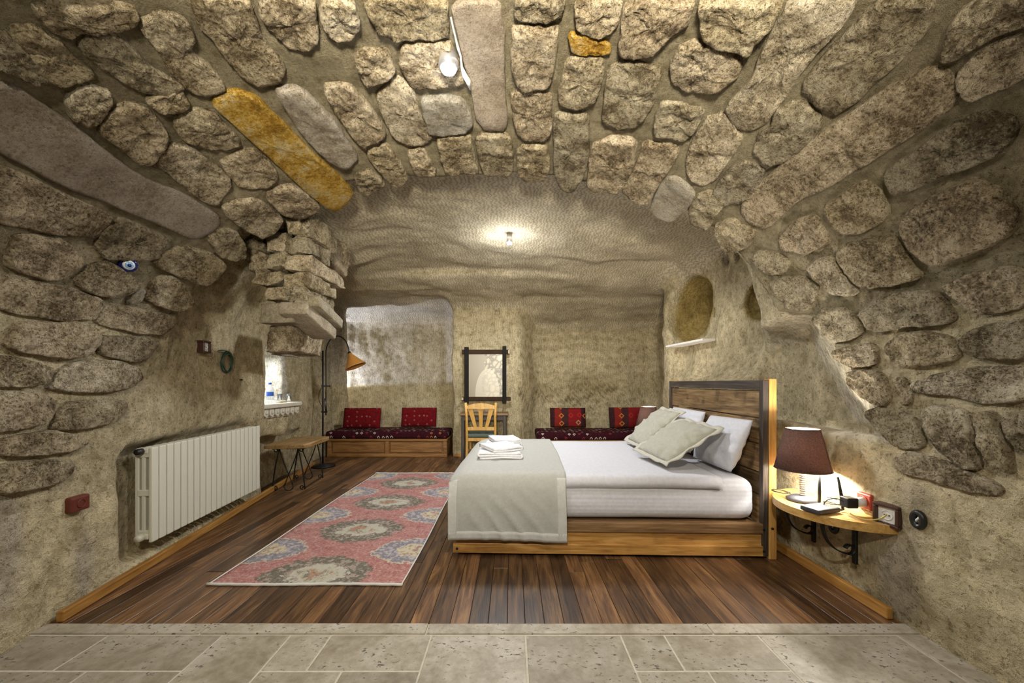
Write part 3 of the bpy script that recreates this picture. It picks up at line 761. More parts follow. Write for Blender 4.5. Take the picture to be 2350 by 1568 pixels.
def cyma():
    prof = [(0, 0), (0.30, 0.0), (0.31, 0.05), (0.27, 0.07), (0.25, 0.12), (0.18, 0.16), (0.13, 0.20), (0.12, 0.25), (0.06, 0.27), (0.05, 0.31), (0, 0.31)]
    bm = BM(); c = at(690, 812, 3.75)
    pts = [(0.31-z, x) for x, z in prof]
    # profile hangs from its top: widest at the top, extruded along the wall
    prof2 = [(x, 0.31-z) for x, z in prof]
    prism(bm, prof2, 0, 0.42, bev=0.006)
    o = obj('moulding', bm, 'stone_cut', corbel)
    o.rotation_euler = (PI/2, 0, PI*0.0); o.location = Vector((-2.36, 4.22, 1.50))-corbel.location
cyma()
# carved sill under the niche
plain('carved_stone', (0.50, 0.46, 0.37), 0.9, nscale=25, namt=0.2, bmp=0.3)
def sill():
    s = tag(empty('window_sill', (-2.80, 4.62, 0.82)), 'carved stone sill with a row of scalloped tongues under the lit niche', 'sill')
    bm = BM(); box(bm, -0.14, 0.10, -0.38, 0.38, 0.115, 0.165, 0.012, 2); obj('ledge', bm, 'carved_stone', s)
    bm = BM(); box(bm, -0.14, 0.045, -0.37, 0.37, 0.0, 0.118, 0.015, 2); obj('body', bm, 'carved_stone', s)
    for i in range(7):
        y = -0.31+i*0.103; bm = BM()
        out = [(0.043*math.cos(PI*k/10), -0.06-0.035*math.sin(PI*k/10)) for k in range(11)]
        prism(bm, [(0.043, 0.0)]+out+[(-0.043, 0.0)], 0, 0.03, bev=0.007)
        hole = [(0.02*math.cos(2*PI*k/10), -0.045+0.03*math.sin(2*PI*k/10)) for k in range(10)]
        o = obj('tongue', bm, 'carved_stone', s, smooth=False); o.rotation_euler = (PI/2, 0, PI/2); o.location = (0.043, y, 0.115)
        bm = BM(); lathe(bm, [(0.022, 0), (0.015, 0.012), (0.0005, 0.014)], 10)
        b = obj('boss', bm, 'carved_stone', o, smooth=True); b.location = (0, -0.05, 0.028)
sill()
bm = BM(); box(bm, -0.10, 0.10, -0.42, 0.42, -0.012, 0.012, 0.006)
sh = tag(obj('wall_ledge', bm, plain('white_plaster', (0.62, 0.60, 0.57), 0.8, nscale=20)), 'thin white plastered ledge at the foot of the ochre recess', 'ledge')
sh.location = (2.20, 4.80, 1.715); sh.rotation_euler = (0, 0, 0.1)
# ------------------------------------------------------------------ bed
wood('bed_wood', (0.21, 0.095, 0.022), (0.42, 0.215, 0.055), (0.56, 0.33, 0.11), rough=0.42, axis=0, spread=0.12, knots=0.35)
wood('bed_wood_y', (0.055, 0.03, 0.013), (0.19, 0.115, 0.050), (0.36, 0.24, 0.115), rough=0.5, axis=1, spread=0.5, knots=0.9, bmp=0.6)
wood('post_wood', (0.33, 0.14, 0.03), (0.56, 0.29, 0.075), (0.68, 0.42, 0.14), rough=0.42, axis=2, spread=0.1, knots=0.2)
wood('dark_rail', (0.013, 0.010, 0.008), (0.042, 0.030, 0.022), (0.095, 0.070, 0.050), rough=0.6, axis=1, spread=0.15)
wood('dark_rail_z', (0.013, 0.010, 0.008), (0.042, 0.030, 0.022), (0.095, 0.070, 0.050), rough=0.6, axis=2, spread=0.15)
wood('brown_rail', (0.08, 0.045, 0.02), (0.19, 0.105, 0.045), (0.30, 0.18, 0.085), rough=0.45, axis=0, spread=0.1)
def cloth_mat(name, col, weave=380, rough=0.9, amt=0.10, stripes=0.0):
    m, nt, b = new_mat(name)
    f = noise_n(nt, coords(nt, 'Object'), 40, 4, 0.7); g = noise_n(nt, coords(nt, 'Object'), 7, 3, 0.5)
    c = ramp(nt, f, [(0.3, tuple(x*(1-amt) for x in col)), (0.7, tuple(min(1, x*(1+amt*0.6)) for x in col))])
    if stripes:
        w_ = nt.nodes.new('ShaderNodeTexWave'); w_.bands_direction = 'Z'; w_.inputs['Scale'].default_value = stripes
        nt.links.new(coords(nt, 'Object'), w_.inputs['Vector'])
        c = mixc(nt, 1.0, c, ramp(nt, w_.outputs['Fac'], [(0.3, (0.93, 0.93, 0.94)), (0.7, (1.03, 1.03, 1.03))]), 'MULTIPLY')
    nt.links.new(c, b.inputs['Base Color']); b.inputs['Roughness'].default_value = rough
    b.inputs['Sheen Weight'].default_value = 0.15
    n1 = bump(nt, None, g, 0.25, 0.02); bump(nt, b, f, 0.12, 0.004, n1)
    return m
cloth_mat('white_sheet', (0.58, 0.58, 0.63)); cloth_mat('striped_sheet', (0.58, 0.58, 0.62), stripes=11.0)
cloth_mat('greige', (0.37, 0.36, 0.30)); cloth_mat('greige_border', (0.47, 0.45, 0.38)); cloth_mat('throw_cloth', (0.39, 0.388, 0.36)); cloth_mat('throw_border', (0.50, 0.495, 0.47))
cloth_mat('towel_cloth', (0.64, 0.64, 0.67), amt=0.14)
BED0 = Vector((1.83, 2.68, 0)); BEDR = math.radians(-1.6)
BM_W = Matrix.Translation(BED0) @ Matrix.Rotation(BEDR, 4, 'Z')
bed = tag(empty('bed', BED0, BEDR), 'wooden double bed with a tall plank headboard and honey coloured side rails', 'bed')
def bpart(name, mat, *b, bev=0.004, parent=None):
    bm = BM(); c = Vector(((b[0]+b[1])/2, (b[2]+b[3])/2, (b[4]+b[5])/2))
    box(bm, b[0]-c.x, b[1]-c.x, b[2]-c.y, b[3]-c.y, b[4]-c.z, b[5]-c.z, bev, 2)
    o = obj(name, bm, mat, parent or bed); o.location = c; return o
for y in (0.0, 1.68):
    bpart('head_post', 'post_wood', -0.052, 0.0, y, y+0.06, 0.0, 1.252)
    bpart('post_facing', 'dark_rail_z', -0.092, -0.053, y+0.004, y+0.05, 0.02, 1.245)
bpart('top_rail', 'dark_rail', -0.088, -0.02, 0.05, 1.68, 1.175, 1.243)
z = 0.22
for i, h_ in enumerate((0.20, 0.165, 0.20, 0.185, 0.203)):
    bpart('headboard_plank', 'bed_wood_y', -0.072+(-0.006, 0.004, -0.004, 0.006, 0.0)[i], -0.040, 0.05, 1.69, z+0.005, z+h_-0.004, bev=0.005); z += h_
L0 = -2.25
for y in (0.005, 1.675):
    s = 0.0 if y < 1 else 0
    bpart('side_rail', 'brown_rail', L0, -0.055, y, y+0.055, 0.175, 0.243)
    bpart('side_panel', 'bed_wood', L0+0.02, -0.06, y+0.018, y+0.04, 0.075, 0.175)
    bpart('base_rail', 'bed_wood', L0, -0.055, y, y+0.05, 0.018, 0.088)
bpart('foot_rail', 'bed_wood_y', L0, L0+0.05, 0.06, 1.675, 0.175, 0.243); bpart('foot_panel', 'bed_wood_y', L0+0.015, L0+0.035, 0.06, 1.675, 0.03, 0.175)
for x in (L0+0.02, -1.15, -0.10):
    for y in (0.10, 1.58): bpart('leg', 'dark_rail_z', x, x+0.07, y, y+0.07, 0.0, 0.175)
bpart('slat_base', 'brown_rail', L0+0.05, -0.1, 0.06, 1.67, 0.20, 0.235)
plain('bolt_metal', (0.02, 0.018, 0.016), 0.5, 0.6)
for x, z in ((-0.03, 0.215), (-0.085, 0.205), (-0.085, 0.055), (L0+0.03, 0.05)):
    bm = BM(); lathe(bm, [(0.009, 0), (0.009, 0.005), (0.005, 0.007)], 10); o = obj('bolt', bm, 'bolt_metal', bed); o.rotation_euler = (PI/2, 0, 0); o.location = (x, 0.006 if x < -0.05 else 0.001, z)
def rounded_slab(x0, x1, y0, y1, z0, z1, r, nx, ny, zf=None):
    """soft rectangular body: grid top, sides and bottom from a superellipse section"""
    bm = BM(); box(bm, x0, x1, y0, y1, z0, z1, r, 5)
    bmesh.ops.subdivide_edges(bm, edges=[e for e in bm.edges if e.calc_length() > 0.12], cuts=10, use_grid_fill=True)
    if zf:
        for v in bm.verts: v.co = zf(v.co)
    return bm
def mat_f(c):
    n_ = noise.noise(c*3.2); w_ = noise.noise(Vector((c.x*1.2, c.y*2, c.z*26)))
    edge = 0.006*w_*(1 if 0.28 < c.z < 0.52 else 0.2)
    return Vector((c.x+n_*0.006, c.y+edge*(-1 if c.y < 0.8 else 1), c.z+n_*0.005))
bm = rounded_slab(-2.20, -0.105, 0.045, 1.655, 0.243, 0.545, 0.085, 1, 1, mat_f)
mt = obj('mattress', bm, 'striped_sheet', None, smooth=True); mt.matrix_world = BM_W
tag(mt, 'thick mattress in a white satin striped sheet on the wooden bed', 'mattress')
# duvet: flat white top sheet folded under at the near edge
def drape(x0, x1, nx, path, zoff, wr, name, mat, th):
    """cloth laid along path (y, z) across x0..x1; wr(u, s, p) adds wrinkles"""
    P = [Vector((0, y, z)) for y, z in path]; S = [0]
    for a, b in zip(P, P[1:]): S.append(S[-1]+(b-a).length)
    vs, fs = [], []
    for j, p in enumerate(P):
        for i in range(nx+1):
            u = i/nx; vs.append(wr(u, S[j]/S[-1], Vector((x0+(x1-x0)*u, p.y, p.z)), j))
    for j in range(len(P)-1):
        for i in range(nx): a = j*(nx+1)+i; fs.append((a, a+1, a+nx+2, a+nx+1))
    me = bpy.data.meshes.new(name); me.from_pydata([tuple(v) for v in vs], [], fs); me.update()
    o = link_mesh(name, me, mat, smooth=True)
    sd = o.modifiers.new('thickness', 'SOLIDIFY'); sd.thickness = th; sd.offset = 0.0
    return o
def arc(cy, cz, r, a0, a1, n=6): return [(cy+r*math.cos(a0+(a1-a0)*k/n), cz+r*math.sin(a0+(a1-a0)*k/n)) for k in range(n+1)]
path = [(0.03, 0.485)]+arc(0.065, 0.525, 0.036, PI, PI/2, 5)+[(y, 0.561) for y in np.linspace(0.12, 1.58, 22)]+arc(1.635, 0.525, 0.036, PI/2, 0, 5)+[(1.672, 0.46)]
def duvet_w(u, s, p, j):
    n_ = noise.noise(p*2.6+Vector((3, 0, 0))); e = max(0, (u-0.97)/0.03)
    return p+Vector((0.012*math.sin(p.y*5)*(u > 0.9), 0, 0.006*n_-0.012*e))
dv = drape(-2.19, -0.36, 60, path, 0, duvet_w, 'top_sheet', 'white_sheet', 0.020); dv.matrix_world = BM_W
tag(dv, 'smooth white top sheet spread over the mattress up to the pillows', 'sheet')
# throw over the foot end
tp = [(-0.012, zz) for zz in np.linspace(0.125, 0.50, 20)]+arc(0.058, 0.525, 0.062, PI, PI/2, 6)+[(y, 0.590) for y in np.linspace(0.12, 1.6, 24)]+arc(1.64, 0.525, 0.062, PI/2, 0, 6)+[(1.706, zz) for zz in np.linspace(0.49, 0.14, 14)]
def throw_w(u, s, p, j):
    q = Vector(p)
    hang = max(0.0, (0.50-p.z)/0.37)
    if p.y < 0.05:
        ph = u*38+(p.z-0.1)**2*60+p.z*16
        q.y -= hang*(0.006+0.024*max(0, math.sin(ph))**1.5*math.exp(-((u-0.52)/0.30)**2)+0.008*noise.noise(Vector((u*5, p.z*9, 2))))*(1-0.5*max(0, hang-0.85)/0.15)
        q.y -= 0.012*hang; q.x += 0.012*hang*(u-0.3)
        q.z += 0.006*math.sin(u*5)*hang
    # the foot-side edge rolls down over the end of the mattress
    e = max(0.0, (0.16-u)/0.16)
    if p.z > 0.45: q.z -= 0.055*e**2*(1 if p.z > 0.55 else 0.4)
    q.x += 0.012*noise.noise(p*4)*0.5+0.05*math.sin(min(max((p.y-0.1)/1.5, 0), 1)*PI)*0.25*(u > 0.85)
    q.z += 0.004*noise.noise(p*5)
    return q
throw = empty('bed_throw', BED0, BEDR); tag(throw, 'light grey-beige throw with a raised border hanging over the foot of the bed', 'throw')
t0 = drape(-2.275, -1.455, 56, tp, 0, throw_w, 'cloth', 'throw_cloth', 0.012); t0.parent = throw
def border(u0, u1, j0, j1, name):
    vs, fs = [], []; NX = 8 if u1-u0 < 0.3 else 56
    js = list(range(j0, j1+1))
    for j in js:
        for i in range(NX+1):
            u = u0+(u1-u0)*i/NX; p = Vector((-2.275+0.82*u, tp[j][0], tp[j][1])); q = throw_w(u, 0, p, j)
            side = -1 if p.y < 0.05 else (1 if p.y > 1.65 else 0)
            q += Vector((0, 0.009*side, 0.009 if side == 0 else 0)); vs.append(tuple(q))
    for j in range(len(js)-1):
        for i in range(NX): a = j*(NX+1)+i; fs.append((a, a+1, a+NX+2, a+NX+1))
    me = bpy.data.meshes.new(name); me.from_pydata(vs, [], fs); me.update()
    o = link_mesh(name, me, 'throw_border', throw, smooth=True)
    sd = o.modifiers.new('thickness', 'SOLIDIFY'); sd.thickness = 0.013; sd.offset = 0.0
border(0.0, 0.075, 0, 22, 'border'); border(0.925, 1.0, 0, 22, 'border'); border(0.0, 1.0, 0, 3, 'border')
# ---- pillows
def pillow(name, w_, h_, t_, flange, mat, M, label, seed, crumple=0.012, bmat=None):
    root = None; n = 30
    def sheet(side):
        vs = []
        for j in range(n+1):
            for i in range(n+1):
                u, v = -1+2*i/n, -1+2*j/n
                f = max(0, 1-abs(u)**3.2)*max(0, 1-abs(v)**3.2)
                z = side*t_/2*f**0.55
                p = Vector((u*w_/2*(1-0.05*(1-abs(v))*0+0.0), v*h_/2, 0))
                pinch = 1-0.055*(abs(u)**2)*(1-v*v)-0.0
                pinch2 = 1-0.055*(abs(v)**2)*(1-u*u)
                p.x *= pinch2; p.y *= pinch
                q = Vector((u*2.2+seed, v*2.2, side*3+seed))
                edge = max(abs(u), abs(v))
                z += side*crumple*(noise.fractal(q*1.3, 0.8, 2.0, 3))*min(1, f*3)
                z += side*crumple*(0.8 if flange else 0.3)*math.sin(14*(u if abs(v) > abs(u) else v)+seed*3+2*noise.noise(q))*max(0, edge-0.55)*2*min(1, f*4)
                p.z = z; vs.append(p)
        return vs
    A, B = sheet(1), sheet(-1); bm = BM()
    va = [bm.verts.new(p) for p in A]; vb = []
    for k, p in enumerate(B):
        j, i = divmod(k, n+1)
        vb.append(va[k] if i in (0, n) or j in (0, n) else bm.verts.new(p))
    for j in range(n):
        for i in range(n):
            a = j*(n+1)+i; q = (a, a+1, a+n+2, a+n+1)
            bm.faces.new([va[k] for k in q]); bm.faces.new([vb[k] for k in q[::-1]])
    o = obj(name if not flange else 'cover', bm, mat, None, smooth=True)
    if not flange: o.matrix_world = M; tag(o, label, 'pillow'); return o
    root = empty(name); root.matrix_world = M; tag(root, label, 'pillow', 'greige cushions on the bed'); o.parent = root
    ring = []
    for j, (s, dz) in enumerate(((0.97, 0.0), (1.0, 0.004), (1.07, 0.0), (1.15, 0.0))):
        row = []
        for k in range(80):
            t = k/80*4; e = int(t); f = t-e
            u, v = [(-1+2*f, -1), (1, -1+2*f), (1-2*f, 1), (-1, 1-2*f)][e]
            x = u*w_/2*(1-0.055*(abs(v)**2)*(1-u*u)); y = v*h_/2*(1-0.055*(abs(u)**2)*(1-v*v))
            x += (s-1)*w_/2*u*1.0; y += (s-1)*h_/2*v
            wv = 0.010*math.sin(k*0.9+seed)*(s-0.97)/0.18+0.012*noise.noise(Vector((x*9, y*9, seed)))*(s-0.97)/0.18
            row.append(Vector((x, y, wv+dz)))
        ring.append(row)
    bm = BM(); R = [[bm.verts.new(p) for p in row] for row in ring]
    for a, b in zip(R, R[1:]):
        for k in range(80): bm.faces.new((a[k], a[(k+1) % 80], b[(k+1) % 80], b[k]))
    fl = obj('flange', bm, bmat or mat, root, smooth=True); sd = fl.modifiers.new('thickness', 'SOLIDIFY'); sd.thickness = 0.007; sd.offset = 0.0
    return root
def lean(bottom, top, yaw=0.0):
    """pillow frame: local y runs from bottom to top in the X-Z plane, local x along the bed width"""
    b, t = Vector(bottom), Vector(top); up = (t-b).normalized(); side = Vector((0.0, 1, 0)); side = (Matrix.Rotation(yaw, 3, up) @ (side-up*side.dot(up))).normalized()
    nrm = side.cross(up).normalized()
    M = Matrix((( side.x, up.x, nrm.x, 0), (side.y, up.y, nrm.y, 0), (side.z, up.z, nrm.z, 0), (0, 0, 0, 1)))
    M.translation = (b+t)/2
    return M
pillow('pillow', 0.66, 0.40, 0.13, 0, 'white_sheet', lean((1.58, 3.08, 0.60), (1.72, 3.08, 0.93), -0.06), 'white pillow leaning on the headboard nearest the camera', 2.1, 0.014)
pillow('pillow', 0.66, 0.40, 0.13, 0, 'white_sheet', lean((1.62, 3.86, 0.60), (1.75, 3.86, 0.95), 0.03), 'white pillow mostly hidden behind the two greige cushions', 5.3, 0.014)
pillow('cushion', 0.50, 0.46, 0.13, 1, 'greige', lean((1.12, 3.13, 0.640), (1.52, 3.17, 0.885), 0.10), 'greige flanged cushion in front of the near white pillow', 8.7, 0.018, 'greige_border')
pillow('cushion', 0.50, 0.46, 0.13, 1, 'greige', lean((1.24, 3.85, 0.645), (1.55, 3.85, 0.93), 0.0), 'greige flanged cushion farther from the camera, before the far bedside lamp', 4.4, 0.018, 'greige_border')
# ---- towels on the throw
def towel(w_, d_, layers, th, M, label, seed):
    pts = []; gap = th*1.12; x0, x1 = -w_/2, w_/2
    for l in range(layers):
        z = th/2+l*gap; xs = np.linspace(x0+th, x1-th, 12) if l % 2 == 0 else np.linspace(x1-th, x0+th, 12)
        for x in xs: pts.append((x, z+0.003*math.sin(x*17+seed+l)))
        if l < layers-1:
            c = (xs[-1], z+gap/2); sg = 1 if l % 2 == 0 else -1
            for k in range(1, 6): a = -PI/2+PI*k/6; pts.append((c[0]+sg*gap/2*math.cos(a)*1.3, c[1]+gap/2*math.sin(a)))
    bm = BM(); n = len(pts); ny = 12; grid = []
    for j in range(ny+1):
        y = -d_/2+d_*j/ny; row = []
        for side in (1, -1):
            r = []
            for i, (x, z) in enumerate(pts):
                a = pts[max(i-1, 0)]; b = pts[min(i+1, n-1)]; tx, tz = b[0]-a[0], b[1]-a[1]; L = math.hypot(tx, tz)+1e-9
                nx_, nz_ = -tz/L, tx/L; k = th*0.46*side
                p = Vector((x+nx_*k, y, z+nz_*k)); p.z += 0.006*noise.noise(Vector((x*8+seed, y*8, l)))*(z/(layers*gap)); p.y += 0.006*noise.noise(Vector((x*6, z*30, seed)))
                r.append(bm.verts.new(p))
            row.append(r)
        grid.append(row[0]+row[1][::-1])
    m = len(grid[0])
    for a, b in zip(grid, grid[1:]):
        for k in range(m): bm.faces.new((a[k], a[(k+1) % m], b[(k+1) % m], b[k]))
    for row in (grid[0], grid[-1]):
        for i in range(n-1): bm.faces.new((row[i], row[i+1], row[m-2-i], row[m-1-i]))
    bmesh.ops.recalc_face_normals(bm, faces=bm.faces)
    o = obj('towel', bm, 'towel_cloth', None, smooth=True); o.matrix_world = M; return tag(o, label, 'towel', 'white folded towels on the throw')
TZ = 0.600
towel(0.37, 0.30, 3, 0.016, Matrix.Translation((-0.10, 3.32, TZ)) @ Matrix.Rotation(0.03, 4, 'Z'), 'large folded white towel at the bottom of the nearer stack', 1)
towel(0.30, 0.27, 2, 0.016, Matrix.Translation((-0.10, 3.34, TZ+0.058)) @ Matrix.Rotation(0.55, 4, 'Z') @ Matrix.Rotation(0.05, 4, 'X'), 'small white towel laid askew on top of the nearer stack', 4)
towel(0.35, 0.28, 3, 0.016, Matrix.Translation((-0.08, 3.78, TZ)) @ Matrix.Rotation(-0.03, 4, 'Z'), 'large folded white towel at the bottom of the farther stack', 7)
towel(0.28, 0.26, 2, 0.016, Matrix.Translation((-0.08, 3.80, TZ+0.058)) @ Matrix.Rotation(0.3, 4, 'Z') @ Matrix.Rotation(0.04, 4, 'X'), 'small white towel folded on top of the farther stack', 9)
# ------------------------------------------------------------------ rug
def rug_mat():
    m, nt, b = new_mat('rug')
    co = coords(nt, 'Object'); sp = nt.nodes.new('ShaderNodeSeparateXYZ'); nt.links.new(co, sp.inputs[0])
    X, Y = sp.outputs[0], sp.outputs[1]
    n1 = noise_n(nt, co, 9, 4, 0.6); n2 = noise_n(nt, co, 60, 4, 0.75); n3 = noise_n(nt, co, 26, 4, 0.7)
    def med(x0, per, off, rx, ry):
        yy = math_n(nt, 'SUBTRACT', math_n(nt, 'MODULO', math_n(nt, 'ADD', Y, off+per*4), per), per/2)
        xx = math_n(nt, 'SUBTRACT', X, x0)
        a = math_n(nt, 'POWER', math_n(nt, 'ABSOLUTE', math_n(nt, 'DIVIDE', xx, rx)), 1.7)
        c = math_n(nt, 'POWER', math_n(nt, 'ABSOLUTE', math_n(nt, 'DIVIDE', yy, ry)), 1.7)
        return math_n(nt, 'ADD', math_n(nt, 'ADD', a, c), math_n(nt, 'ADD', math_n(nt, 'MULTIPLY', math_n(nt, 'SUBTRACT', n3, 0.5), 0.9), math_n(nt, 'MULTIPLY', math_n(nt, 'SUBTRACT', n1, 0.5), 0.9)))
    field = ramp(nt, n1, [(0.3, (0.33, 0.095, 0.09)), (0.52, (0.43, 0.155, 0.14)), (0.72, (0.50, 0.25, 0.22))])
    field = mixc(nt, ramp(nt, n2, [(0.50, (0, 0, 0)), (0.66, (0.7, 0.7, 0.7))]), field, (0.56, 0.42, 0.38))
    dots = ramp(nt, n3, [(0.50, (0, 0, 0)), (0.56, (1, 1, 1))])
    ring_a = mixc(nt, dots, (0.11, 0.105, 0.07), (0.38, 0.31, 0.26)); ring_b = mixc(nt, dots, (0.20, 0.20, 0.24), (0.46, 0.42, 0.46))
    c = field
    # side medallions (lavender) at both edges
    for x0 in (-0.56, 0.56):
        d = med(x0, 0.75, -0.48+0.375, 0.30, 0.20)
        c = mixc(nt, math_n(nt, 'LESS_THAN', d, 1.12), c, (0.58, 0.50, 0.38)); c = mixc(nt, math_n(nt, 'LESS_THAN', d, 1.0), c, ring_b)
        c = mixc(nt, math_n(nt, 'LESS_THAN', d, 0.34), c, mixc(nt, dots, (0.60, 0.54, 0.36), (0.36, 0.20, 0.17)))
    d = med(0.0, 0.75, -0.12+0.375, 0.345, 0.255)
    c = mixc(nt, math_n(nt, 'LESS_THAN', d, 1.0), c, ring_a); c = mixc(nt, math_n(nt, 'LESS_THAN', d, 0.34), c, (0.52, 0.51, 0.42))
    c = mixc(nt, math_n(nt, 'LESS_THAN', d, 0.17), c, mixc(nt, dots, (0.50, 0.48, 0.36), (0.13, 0.13, 0.08))); c = mixc(nt, math_n(nt, 'LESS_THAN', d, 0.04), c, (0.42, 0.22, 0.14))
    c = mixc(nt, 1.0, c, (0.86, 0.84, 0.82), 'MULTIPLY'); c = mixc(nt, 0.20, c, ramp(nt, n2, [(0.3, (0.12, 0.08, 0.07)), (0.7, (0.70, 0.62, 0.56))]))
    nt.links.new(c, b.inputs['Base Color']); b.inputs['Roughness'].default_value = 1.0; b.inputs['Specular IOR Level'].default_value = 0.05
    bump(nt, b, n2, 0.5, 0.004)
rug_mat(); cloth_mat('fringe', (0.62, 0.60, 0.56))
rug = tag(empty('rug', (-1.25, 2.345, 0.0)), 'long faded pink rug with grey and cream medallions beside the bed', 'rug')
RW, RL = 0.583, 2.88
vs, fs = [], []; nx, ny = 24, 110
for j in range(ny+1):
    for i in range(nx+1):
        x, y = -RW+2*RW*i/nx, RL*j/ny; vs.append((x+0.006*math.sin(y*3)*(abs(x)/RW), y+0.004*math.sin(x*7), 0.007+0.0015*noise.noise(Vector((x*4, y*4, 0)))))
for j in range(ny):
    for i in range(nx): a = j*(nx+1)+i; fs.append((a, a+1, a+nx+2, a+nx+1))
me = bpy.data.meshes.new('pile'); me.from_pydata(vs, [], fs); me.update(); o = link_mesh('pile', me, 'rug', rug, smooth=True)
sd = o.modifiers.new('thickness', 'SOLIDIFY'); sd.thickness = 0.007; sd.offset = -1
for y in (-0.008, RL+0.008):
    bm = BM(); tube(bm, [(-RW-0.008+2*(RW+0.008)*k/40, y+0.004*math.sin((-RW+2*RW*k/40)*7), 0.008+0.001*math.sin(k*1.7)) for k in range(41)], 0.0085, 6); obj('end_binding', bm, 'fringe', rug, smooth=True)
for x in (-RW, RW):
    bm = BM(); tube(bm, [(x+0.006*math.sin(RL*k/40*3), RL*k/40, 0.006) for k in range(41)], 0.005, 6); obj('side_binding', bm, 'fringe', rug, smooth=True)
# ------------------------------------------------------------------ radiator
plain('radiator_white', (0.62, 0.60, 0.50), 0.45, nscale=0)
plain('black_iron', (0.012, 0.011, 0.010), 0.5, 0.4, nscale=60, namt=0.3)
plain('black_plastic', (0.012, 0.012, 0.013), 0.4)
ra = Vector((-2.352, 2.53, 0)); rb = Vector((-2.505, 3.86, 0)); rd = rb-ra; RLn = rd.length; NSEC = 20; sw = RLn/NSEC
rad = tag(empty('radiator', ra, math.atan2(-rd.x, rd.y)), 'off-white ribbed column radiator mounted on the rock wall', 'radiator')
bm = BM(); box(bm, -0.022, 0.0, 0.0045, sw-0.0055, 0.178, 0.80, 0.006, 2); me_f = bpy.data.meshes.new('front'); bm.to_mesh(me_f); bm.free(); me_f.materials.append(MATS['radiator_white'])
bm = BM()
for x in (-0.060, -0.098): box(bm, x-0.012, x+0.012, 0.014, sw-0.016, 0.21, 0.775, 0.005, 2)
for z in (0.235, 0.755, 0.50): box(bm, -0.095, -0.02, 0.012, sw-0.014, z-0.022, z+0.022, 0.006, 2)
box(bm, -0.105, -0.022, 0.006, sw-0.008, 0.755, 0.795, 0.010, 2); box(bm, -0.105, -0.022, 0.006, sw-0.008, 0.195, 0.235, 0.010, 2)
for v in bm.verts: pass
me_s = bpy.data.meshes.new('column'); bm.to_mesh(me_s); bm.free(); me_s.materials.append(MATS['radiator_white'])
for i in range(NSEC):
    for nm, me in (('front_panel', me_f), ('column', me_s)):
        o = bpy.data.objects.new(nm, me); COL.objects.link(o); o.parent = rad; o.location = (0, i*sw, 0)
for y, s in ((-0.03, 1), (RLn, 1)):
    bm = BM(); lathe(bm, [(0.019, 0), (0.021, 0.012), (0.021, 0.04), (0.014, 0.045)], 14); o = obj('valve_knob', bm, 'black_plastic', rad, smooth=True); o.rotation_euler = (-PI/2, 0, 0); o.location = (-0.065, y+(0.0 if y < 0 else 0.02), 0.775)
bm = BM(); lathe(bm, [(0.024, 0), (0.026, 0.015), (0.02, 0.04)], 14); o = obj('drain_plug', bm, 'radiator_white', rad, smooth=True); o.rotation_euler = (PI/2, 0, 0); o.location = (-0.065, 0.012, 0.215)
bm = BM(); box(bm, -0.14, -0.09, 0.1, RLn-0.1, 0.70, 0.72, 0.003); obj('wall_bracket', bm, 'radiator_white', rad)
# ------------------------------------------------------------------ side table with wrought iron legs
wood('slab_wood', (0.16, 0.085, 0.028), (0.29, 0.175, 0.065), (0.40, 0.26, 0.11), rough=0.5, axis=1, spread=0.0, knots=0.6, bmp=0.3)
st = tag(empty('side_table', (-2.53, 4.32, 0), 0.10), 'low rustic table with a thick plank top on scrolled iron legs by the wall', 'table')
bm = BM(); prism(bm, [(-0.22, 0.0), (-0.05, -0.01), (0.20, 0.0), (0.235, 0.10), (0.235, 0.35), (0.25, 0.62), (0.22, 0.72), (-0.02, 0.73), (-0.21, 0.71), (-0.225, 0.3)], 0.49, 0.53, bev=0.006); obj('top', bm, 'slab_wood', st)
def scroll(c, r, a0, turns, ax='x'):
    out = []
    for k in range(18):
        t = k/17; a = a0+turns*2*PI*t; rr = r*(1-0.65*t)
        out.append(Vector((c[0]+rr*math.cos(a), c[1], c[2]+rr*math.sin(a))))
    return out
for y in (0.09, 0.62):
    for sx in (-1, 1):
        bm = BM()
        top = Vector((sx*0.10, y, 0.485)); foot = Vector((sx*0.175, y, 0.01))
        tube(bm, bez(top, (sx*0.12, y, 0.40), (sx*0.165, y, 0.2), foot, 12), 0.0075, 8)
        tube(bm, bez(top, (sx*0.08, y, 0.35), (sx*0.0, y, 0.2), (-sx*0.045, y, 0.06), 12), 0.006, 8)
        tube(bm, [foot+Vector((-sx*0.03+p.x*sx, 0, p.z)) for p in scroll((0, 0, 0.025), 0.026, -1.2, -1.1)], 0.006, 6)
        tube(bm, [top+Vector((sx*(0.035+p.x), 0, p.z)) for p in scroll((0, 0, -0.022), 0.03, 2.2, -1.1)], 0.006, 6)
        obj('leg', bm, 'black_iron', st, smooth=True)
    bm = BM(); tube(bm, [(-0.18, y, 0.478), (0.18, y, 0.478)], 0.008, 6); obj('cross_bar', bm, 'black_iron', st)
    bm = BM(); tube(bm, bez((-0.05, y, 0.06), (-0.05, y, -0.02), (0.05, y, -0.02), (0.05, y, 0.06), 10), 0.006, 6); obj('foot_loop', bm, 'black_iron', st, smooth=True)
bm = BM(); tube(bm, [(0.175, 0.09, 0.03), (0.175, 0.62, 0.03)], 0.006, 6); obj('stretcher', bm, 'black_iron', st)
